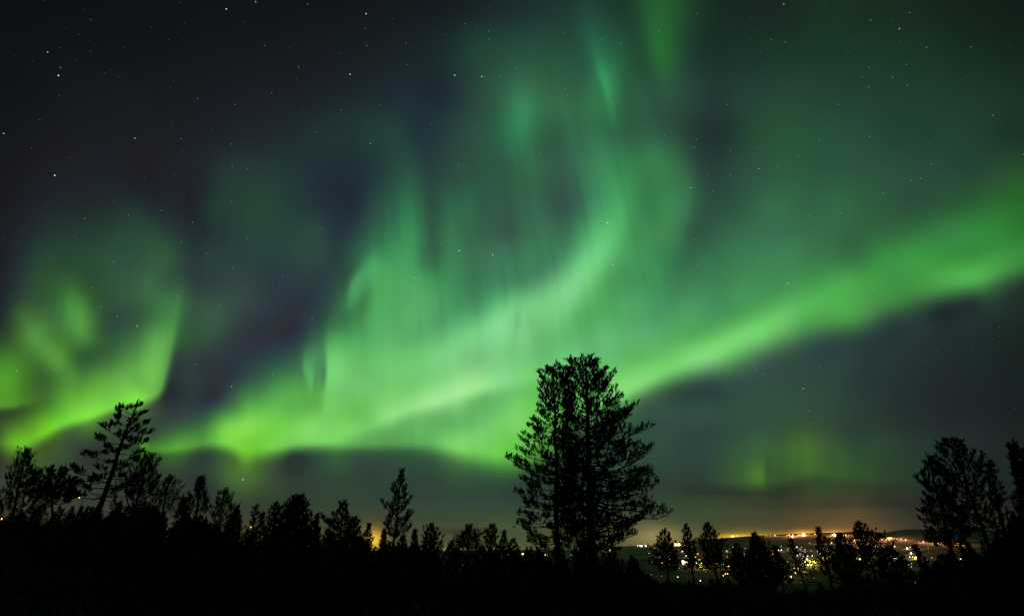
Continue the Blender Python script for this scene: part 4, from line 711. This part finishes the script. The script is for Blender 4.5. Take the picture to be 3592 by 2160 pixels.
for k in range(1040):
    Y = 34 + 80 * rs.rand() ** 1.2; px = rs.uniform(-350, 3950) if k < 760 else rs.choice([rs.uniform(-2200, -200), rs.uniform(3800, 5800)])
    top_py = np.interp(px, mx, my) - (24 if 1050 < px < 2230 else -8 if px < 1050 else -22 if 2260 < px < 3230 else 0) + rs.rand() ** 1.2 * 80 - 4
    p = at(px, top_py, Y); z0 = gz(p.x, Y) - .15; H = p.z - z0
    if H < .8: continue
    H = min(H, 12)
    V_, Q_ = variants[k % 5]; s = H / 6.0; w = max(s, .55) * rs.uniform(.8, 1.25); a = rs.rand() * 6.3
    x = (V_[:, 0] * math.cos(a) - V_[:, 1] * math.sin(a)) * w + p.x; y = (V_[:, 0] * math.sin(a) + V_[:, 1] * math.cos(a)) * w + Y
    fv.append(np.stack([x, y, V_[:, 2] * s + z0], 1)); fq.append(Q_ + n); n += len(V_)
tag(link_mesh('forest', np.concatenate(fv), (np.concatenate(fq), np.zeros((0, 3))), m_needle), 'black mass of young pines covering the slope below the tree line', None, None, 'stuff')
# heather and seedlings on the hilltop
sv, st, n = [], [], 0
rs = np.random.RandomState(8)
N = 5200
r_ = 5 + 75 * rs.rand(N) ** .7; a_ = rs.uniform(-.85, .85, N); x_ = r_ * np.sin(a_); y_ = r_ * np.cos(a_); z_ = ground_z(x_, y_)
K = 16
size = rs.uniform(.18, .55, N) * (1 + .8 * (noise2(x_ / 6, y_ / 6, 2) > .2))
ph = rs.rand(N, K) * 6.3; el_ = rs.uniform(.3, 1.5, (N, K)); ln = size[:, None] * rs.uniform(.6, 1.2, (N, K))
base = np.stack([x_[:, None] + rs.normal(size=(N, K)) * size[:, None] * .35, y_[:, None] + rs.normal(size=(N, K)) * size[:, None] * .35, np.repeat(z_[:, None] - .04, K, 1)], -1)
dr = np.stack([np.cos(ph) * np.cos(el_), np.sin(ph) * np.cos(el_), np.sin(el_)], -1)
wd = np.cross(dr, rs.normal(size=(N, K, 3))); wd /= np.linalg.norm(wd, axis=2)[..., None]
mid = base + dr * (ln * .5)[..., None]; W = (.05 * size[:, None] + .012)[..., None]
v = np.stack([base, mid + wd * W, base + dr * ln[..., None], mid - wd * W], 2).reshape(-1, 3)
m_heath = mat('heather', (.012, .016, .008), .9, .4, 2.0, (.020, .019, .012))
tag(link_mesh('undergrowth', v, ((np.arange(N * K) * 4)[:, None] + np.arange(4)[None], np.zeros((0, 3))), m_heath), 'dark heather and seedlings on the hilltop ground', None, None, 'stuff')
# ---------------------------------------------------------------- lights of the town
LIGHTS = '''
2250 1780 .2431 0,550,w3 55,540,w2 65,555,w2 155,535,y1 190,582,a1 310,535,g1 330,515,y1 110,655,w1 495,530,y4 540,530,y4 515,485,a2 470,500,a2 450,495,a1 490,488,a2 535,608,w1 590,628,w2 698,468,y1 265,690,w2 275,700,g2 335,715,g1 395,700,w1 405,740,w1 480,680,y1 650,690,w2 660,705,w2 680,712,w1 640,700,w2 710,705,w1 810,665,a2 780,712,y2 820,660,a1 1020,660,g1 1090,670,a1 150,780,a1 300,795,a2 330,772,a1 285,790,a1 470,788,y2 600,775,y4 625,785,y3 650,790,w3 660,780,a2 600,800,w3 545,870,g1 795,795,w2 790,775,g1 850,840,g2 865,800,g2 905,735,a1 960,740,y1 940,815,g1 1062,790,y2 1085,805,g2 1240,830,y3 1262,840,y3 1055,875,w2 1180,612,w2 1185,630,w1 1230,622,w2 1210,575,w1 1320,568,w1 1385,572,w2 1312,622,w1 1480,665,w2 1240,705,w1 1710,578,w3 1500,585,w1 1575,670,g1 1740,755,w1 1590,800,a2 1910,575,w2 1930,588,w2 1948,595,w1 1972,612,w3 2018,608,w2 2017,555,w1 1940,650,w1 1895,665,g2 2112,605,w1 2148,562,w2 2243,565,w2 2310,567,w1 2288,600,w1 2363,602,w1 2360,632,w1 2450,622,w1 2288,660,w1 2250,690,w2 2265,708,w2 2290,685,w1 2332,705,w2 2397,698,w2 2385,742,y2 2112,775,y1 2213,840,g2 2130,838,y2 1845,840,g2 1912,845,g1 2262,872,w1 2285,872,w1 2332,845,w1 2430,785,g2 2295,918,y1 2338,923,y1 2355,925,y1 2375,928,y1 2222,940,y2 2160,997,w3 1975,908,y1 525,997,w2 140,963,a1 290,988,a1 850,1050,w2 890,1078,w1 1100,1035,a1 1440,900,w1 1315,412,y3 1300,408,y2 1340,408,y2 1380,405,a2 1430,405,a1 1480,405,a1 1612,412,r1 1677,410,r1 1758,416,r2 1805,402,y1 1865,400,y1 1927,398,y2 2095,397,y1 2115,395,y1 2133,392,y2 2182,388,y2 2155,410,w1 2180,412,w3 2260,392,a2 2310,385,a2 1015,418,r1
2800 1780 .2431 20,392,a2 50,388,y2 80,390,y4 105,385,a2 155,378,a1 240,382,a2 302,382,a1 490,388,y2 520,385,y3 530,398,y3 545,392,a2 628,397,y1 655,397,y1 688,395,y2 732,397,y1 780,398,a1 872,377,r2 480,506,y2 277,508,w1 168,508,w1 790,490,a4 815,500,a3 810,470,a3 850,468,a2 880,465,y2 915,505,a3 945,462,w2 963,520,w1 1070,535,w2 1080,460,a2 1145,460,a2 1210,455,y2 1205,488,a1 1270,455,y2 1290,435,y2 1310,440,y3 1335,440,y3 1350,435,y2 1390,440,w1 1415,452,w2 1483,455,y2 1550,462,w2 1210,543,w2 1392,555,w2 1298,548,w1 1743,486,a1 1805,492,w2 1945,513,y2 2015,513,w2 2068,518,a1 2188,522,a1 2310,525,a4 2150,738,a3 2208,726,w3 2342,738,w2 1928,718,w1 100,602,w1 27,600,w1 97,635,w1 190,620,w1 27,660,w1 70,706,w2 136,700,w2 202,692,w2 125,742,y3 205,745,g1 170,785,g2 140,825,g3 70,842,w1 15,873,w2 35,918,y1 222,1013,y1 228,1097,y2 362,592,w3 412,590,w3 448,605,w1 433,632,w1 278,628,w2 318,663,w3 375,635,g1 355,722,g2 290,735,g1 420,718,g2 462,710,g1 310,780,y1 372,757,y1 500,862,g1 422,815,g1 742,567,w1 855,575,w1 1045,567,w1 978,614,w1 720,645,w1 1127,596,w1 847,728,w1 890,742,g3 972,734,w1 1042,688,w2 1105,690,w1 1175,703,y1 1222,697,w2 1340,700,w2 1050,752,w2 1025,788,w1 1148,822,g2 1238,832,g2 1310,808,w2 1300,592,w2 1572,585,w3 1617,567,w2 1735,573,w2 1720,630,w1 1628,655,w3 1757,662,w1 1558,690,w1 1608,708,w2 1650,710,w2 1695,722,g4 1832,750,w3 1542,732,w1 1507,735,g1 1415,732,w1 1418,690,g1 1505,785,a2 1595,818,w2 1635,803,w1 1632,848,w1 1785,908,w1 1695,1078,a3 1670,1112,a1 1752,1052,a1 1490,1108,a1 2250,1142,a3 1875,580,a1
850 1550 .385 855,950,a1 848,1020,a1 760,1015,a1 940,1015,a1 1120,1080,y2 1095,1035,y1 1375,1025,a1 1725,1080,a1 1853,1045,w1 1862,1018,y2 1845,1022,a1 1920,1015,a2 1940,1016,a1 1960,1018,a2 1985,1020,y2 2010,1015,a1 2130,1015,a1 2285,1028,w1 2310,1030,w1 2360,1020,y3 2425,1022,y3 2390,1043,g1 2005,1122,w1 1110,830,r1
1700 1220 .5929 98,1217,y2 142,1218,y2 183,1216,y1 225,1217,y3 358,1222,y2 370,1225,a2 512,1222,a1 698,1200,w2 745,1195,w3 740,1215,w1 655,1205,y1 905,1168,w2 918,1168,w2 930,1168,w2 955,1165,w1 728,1305,a3 275,1337,y1 318,1292,g1 850,1295,y1 980,1160,w1
0 1350 .5458 508,722,y3 12,858,a3 70,888,a2 365,845,a1 985,903,w1 1612,912,a2
'''
COLOURS = {'w': ((.96, .93, .88), 'white'), 'y': ((1.0, .64, .20), 'warm yellow'), 'a': ((1.0, .42, .07), 'amber'), 'g': ((.72, .85, .12), 'yellow-green'), 'r': ((1.0, .06, .02), 'red')}
HEAD = {1: .32, 2: .48, 3: .74, 4: 1.1}      # apparent head radius, in render pixels
STRENGTH = {1: 1.4, 2: 3.0, 3: 6.0, 4: 12.0}
m_pole = mat('lamp_pole_steel', (.05, .05, .05), .6)
glow_m = {}
def lamp_mesh(c, k, r):
    if (c, k) not in glow_m: glow_m[(c, k)] = emit('lamp_glow_' + COLOURS[c][1].replace(' ', '_').replace('-', '_'), COLOURS[c][0], STRENGTH[k])
    # tapered pole, short arm and a round lantern; origin in the lantern
    h = 8.0 if c != 'r' else 30.0
    V = []; F = []; MI = []
    a = np.arange(5) * 2 * math.pi / 5
    for z, rad in ((-h - 60 * (c == 'r'), .16), (-r * .8, .08)):
        V += [(1.1 + rad * math.cos(t), rad * math.sin(t), z) for t in a]
    F += [(i, (i + 1) % 5, 5 + (i + 1) % 5, 5 + i) for i in range(5)]; MI += [0] * 5
    n = len(V); V += [(1.12, -.05, -r * .8), (1.12, .05, -r * .8), (0, .05, r * .6), (0, -.05, r * .6)]; F += [(n, n + 1, n + 2, n + 3)]; MI += [0]
    n = len(V); V += [tuple(v * r) for v in ICO_V]; F += [tuple(i + n for i in f) for f in ICO_F]; MI += [1] * len(ICO_F)
    o = link_mesh('street_lamp', V, F, [m_pole, glow_m[(c, k)]], None, MI); me = o.data; bpy.data.objects.remove(o); return me
PLACE = [('hill', 'along the crest of the far hills'), ('slope', 'on the far hillside below the skyline'), ('valley', 'in the middle of the valley town'), ('near', 'low in the town, close behind the black tree line'), ('wood', 'behind the dark wood')]
cache = {}; lamp_spots = []
SIZEW = {1: 'tiny', 2: 'small', 3: 'bright', 4: 'very bright'}
for ln in LIGHTS.strip().splitlines():
    ox, oy, sc, *pts = ln.split(); ox, oy, sc = float(ox), float(oy), float(sc)
    for p in pts:
        x, y, c = p.split(','); k = int(c[1]); c = c[0]; px, py = ox + float(x) * sc, oy + float(y) * sc
        dirv = (at(px, py, 1.0) - CAM); hp = 7.5
        ds = np.concatenate([np.arange(110 if px < 1200 and py < 1850 else 420, 6480, 12.0)])
        zz = CAM.z + dirv.z * ds - ground_z(dirv.x * ds, ds)
        hit = np.where(zz <= hp)[0]
        Y = float(ds[hit[0]]) if len(hit) else (6450.0 if px > 1200 else 150.0)
        if px < 1200 and py < 1850: Y = 150.0
        Pt = CAM + dirv * Y
        r = HEAD[k] * Y / 569.0 * (1.15 if py < 1880 else 1.0); rq = round(r * 4) / 4 if r > .5 else round(r, 1); key = (c, k, rq)
        if key not in cache: cache[key] = lamp_mesh(c, k, max(rq, .15))
        red = c == 'r'
        o = bpy.data.objects.new('mast_light' if red else 'street_lamp', cache[key]); COL.objects.link(o); o.location = Pt
        where = PLACE[4] if px < 1560 else PLACE[0] if py < 1880 or red else PLACE[1] if py < 1908 else PLACE[2] if py < 1975 else PLACE[3]
        if red: tag(o, 'red warning light on a mast on the skyline', 'mast light', 'red warning lights on the skyline')
        else: tag(o, '%s %s street lamp %s' % (SIZEW[k], COLOURS[c][1], where[1]), 'street lamp', '%s %s street lamps %s' % (SIZEW[k], COLOURS[c][1], where[1]))
        lamp_spots.append((Pt.copy(), c, k, px, py, o))

# ---------------------------------------------------------------- houses with lit windows among the lamps
m_wall = mat('painted_timber', (.22, .16, .10), .8, .25, .8); m_roof = mat('dark_roof_tiles', (.04, .035, .035), .8)
m_win = emit('warm_window', (1.0, .55, .14), 5.0); m_frame = mat('window_frame_paint', (.4, .4, .38), .6)
def box(x0, x1, y0, y1, z0, z1):
    return [(x0, y0, z0), (x1, y0, z0), (x1, y1, z0), (x0, y1, z0), (x0, y0, z1), (x1, y0, z1), (x1, y1, z1), (x0, y1, z1)], [(0, 3, 2, 1), (4, 5, 6, 7), (0, 1, 5, 4), (1, 2, 6, 5), (2, 3, 7, 6), (3, 0, 4, 7)]
def house(px, py, yaw, label, w=12.0, hgt=6.0, storeys=2, wall=None):
    dirv = at(px, py, 1.0) - CAM; ds = np.arange(420, 3000, 6.0)
    zz = CAM.z + dirv.z * ds - ground_z(dirv.x * ds, ds); hit = np.where(zz <= 4.0)[0]; Y = float(ds[hit[0]]) if len(hit) else 900.0
    P = CAM + dirv * Y; root = empty('house', (P.x, P.y, gz(P.x, P.y) - .2)); root.rotation_euler = (0, 0, yaw); tag(root, label, 'house', None)
    v, f = box(-w / 2, w / 2, -4, 4, 0, hgt); v += [(-w / 2, 0, hgt + 3), (w / 2, 0, hgt + 3)]; f += [(4, 7, 8), (5, 9, 6)]
    link_mesh('wall', v, [t for t in f], wall or m_wall, root)
    rv = [(-w / 2 - .6, -4.7, hgt - .45), (w / 2 + .6, -4.7, hgt - .45), (w / 2 + .6, 0, hgt + 3.2), (-w / 2 - .6, 0, hgt + 3.2), (-w / 2 - .6, 4.7, hgt - .45), (w / 2 + .6, 4.7, hgt - .45)]
    rv += [(a, b, c + .18) for a, b, c in rv]
    rf = link_mesh('roof', rv, [(0, 1, 2, 3), (3, 2, 5, 4), (6, 9, 8, 7), (9, 10, 11, 8), (0, 6, 7, 1), (4, 5, 11, 10), (0, 3, 9, 6), (3, 4, 10, 9), (1, 7, 8, 2), (2, 8, 11, 5)], m_roof, root)
    cv, cf = box(1.5, 2.3, .5, 1.3, hgt + 1.5, hgt + 4.2); link_mesh('chimney', cv, cf, m_roof, rf)
    rsh = random.Random(int(px))
    for s in range(storeys):
        for j in range(3):
            if rsh.random() < .25: continue
            x0 = -w / 2 + w * (j + .5) / 3 - .7; z0 = 1.1 + s * 2.8
            fr = link_mesh('window', *box(x0 - .12, x0 + 1.52, -4.06, -3.95, z0 - .12, z0 + 1.42), m_frame, root)
            pv, pf = box(x0, x0 + 1.4, -4.09, -4.062, z0, z0 + 1.3); link_mesh('pane', pv, pf, m_win, fr)
HOUSES = [(2397, 1970, .2, 'house with warm lit windows beside the brightest cluster of white lamps'), (2536, 1975, -.3, 'yellow-lit house beside the green-lit trees under the double-stemmed pine'),
          (2554, 1982, .1, 'house with glowing windows lowest in the yellow cluster of lamps'), (2478, 2042, .15, 'lit house seen between trunks under the double-stemmed pine'), (2493, 2045, -.2, 'smaller lit house immediately next to the one between the trunks'),
          (2516, 2043, .3, 'single house with yellow windows lowest of all in the town'), (2542, 2012, 0, 'house with lit windows above the lowest houses'), (2326, 1972, .2, 'amber-lit house under the round pine tuft'), (2452, 1961, -.1, 'lit house amid amber lamps behind the slim pine'),
          (3211, 2043, .2, 'orange-lit house low behind the wide many-stemmed pine'), (3218, 2030, -.2, 'second orange-lit house up the slope from the low orange one'), (2854, 2047, .1, 'lone lit house below the yellow-green grove'), (2790, 1992, .0, 'house beside the thin gnarled pine')]
for i, (px, py, yaw, lab) in enumerate(HOUSES): house(px, py, yaw, lab, w=10 + (i * 37 % 5), storeys=1 + (i % 2 == 0), hgt=3.4 + 2.6 * (i % 2 == 0))

# ---------------------------------------------------------------- broad-leaved trees lit by the lamps between them
m_leaf = mat('autumn_leaves', (.16, .20, .04), .8, .35, .7, (.28, .30, .06))
def leafy(seed, px, py, hgt, wid, label, power, rgb):
    dirv = at(px, py, 1.0) - CAM; ds = np.arange(420, 3200, 6.0)
    zz = CAM.z + dirv.z * ds - ground_z(dirv.x * ds, ds); hit = np.where(zz <= hgt * .5)[0]; Y = float(ds[hit[0]]) if len(hit) else 1200.0
    P = CAM + dirv * Y; z0 = gz(P.x, P.y); root = empty('broadleaf_tree', (P.x, P.y, z0 - .2)); tag(root, label, 'tree', None)
    rs = np.random.RandomState(seed); Lm = Limb(); Lm.tube([(0, 0, 0), (.2, 0, hgt * .3), (0, .1, hgt * .6), (.1, 0, hgt * .85)], [.4, .3, .2, .06], 7)
    for k in range(9):
        a = k * 2.4; Lm.tube([(0, 0, hgt * (.25 + .05 * k)), (math.cos(a) * wid * .3, math.sin(a) * wid * .3, hgt * (.4 + .05 * k)), (math.cos(a) * wid * .7, math.sin(a) * wid * .7, hgt * (.5 + .05 * k))], [.16, .1, .03], 5)
    link_mesh('trunk', np.concatenate(Lm.v), (np.concatenate(Lm.q), np.zeros((0, 3))), m_bark, root)
    N = 1500; cl = rs.normal(size=(26, 3)); cl /= np.linalg.norm(cl, axis=1)[:, None]; cl *= rs.uniform(.3, .95, (26, 1))
    c = cl[rs.randint(26, size=N)] + rs.normal(size=(N, 3)) * .17; c = c * np.array([wid, wid, hgt * .42]) + np.array([0, 0, hgt * .6])
    u = rs.normal(size=(N, 3)); u /= np.linalg.norm(u, axis=1)[:, None]; w = np.cross(u, rs.normal(size=(N, 3))); w /= np.linalg.norm(w, axis=1)[:, None]; s = .32
    v = np.stack([c - u * s, c + w * s * .6, c + u * s, c - w * s * .6], 1).reshape(-1, 3)
    link_mesh('crown', v, ((np.arange(N) * 4)[:, None] + np.arange(4)[None], np.zeros((0, 3))), m_leaf, root)
    return root, P, z0
GROVE = [(2824, 1969, 'broad leafy tree lit yellow-green, nearest the thin gnarled pine'), (2838, 1968, 'tallest yellow-green lit tree in the middle of the grove'), (2856, 1972, 'spreading lit tree at the open end of the grove'), (2845, 1982, 'low lit tree at the front of the grove'),
         (2712, 1948, 'tapering lamp-lit tree above the small cone pine'), (2710, 1962, 'second lamp-lit tree just under the tapering one'), (2457, 1985, 'green-lit leafy tree in the yellow cluster of the town'), (2533, 1972, 'bright green-lit tree before the yellow-lit house'), (3208, 1955, 'green-lit tree beside the tilted sapling'), (3125, 1952, 'dim green-lit tree behind the flat-topped pine')]
def point(name, loc, rgb, power, parent, rad=.5):
    l = bpy.data.lights.new(name, 'POINT'); l.energy = power; l.color = rgb; l.shadow_soft_size = rad
    o = bpy.data.objects.new(name, l); COL.objects.link(o); o.location = loc
    if parent is not None: o.parent = parent; o.matrix_parent_inverse = parent.matrix_world.inverted()
for i, (px, py, lab) in enumerate(GROVE):
    root, P, z0 = leafy(500 + i, px, py, (13, 16, 14, 9, 20, 10, 12, 14, 12, 12)[i], (7, 9, 8, 6, 5, 5, 6, 6, 6, 7)[i], lab, 0, 0)
    # the lamp that lights this tree stands between it and the viewer
    point('lamp_light', (P.x - 4, P.y - 13, z0 + 9), (.95, .85, .25), 90000 if i < 4 else 40000, None)
# the lamps also light the ground, roofs and woods under them
cnt = 0
for Pt, c, k, px, py, o in lamp_spots:
    cnt += 1
    if px < 1500 or c == 'r' or (k == 1 and cnt % 3): continue
    far = py < 1912
    power = (26000, 60000, 90000, 140000)[k - 1] if far else (5000, 9000, 16000, 30000)[k - 1] * (.4 if py > 1990 else 1)
    rgb = COLOURS[c][0] if c in 'ag' else (1.0, .62, .30)
    point('lamp_light', Pt + Vector((0, -1.5, 24 if far else 12)), rgb, power, None, 1.0)
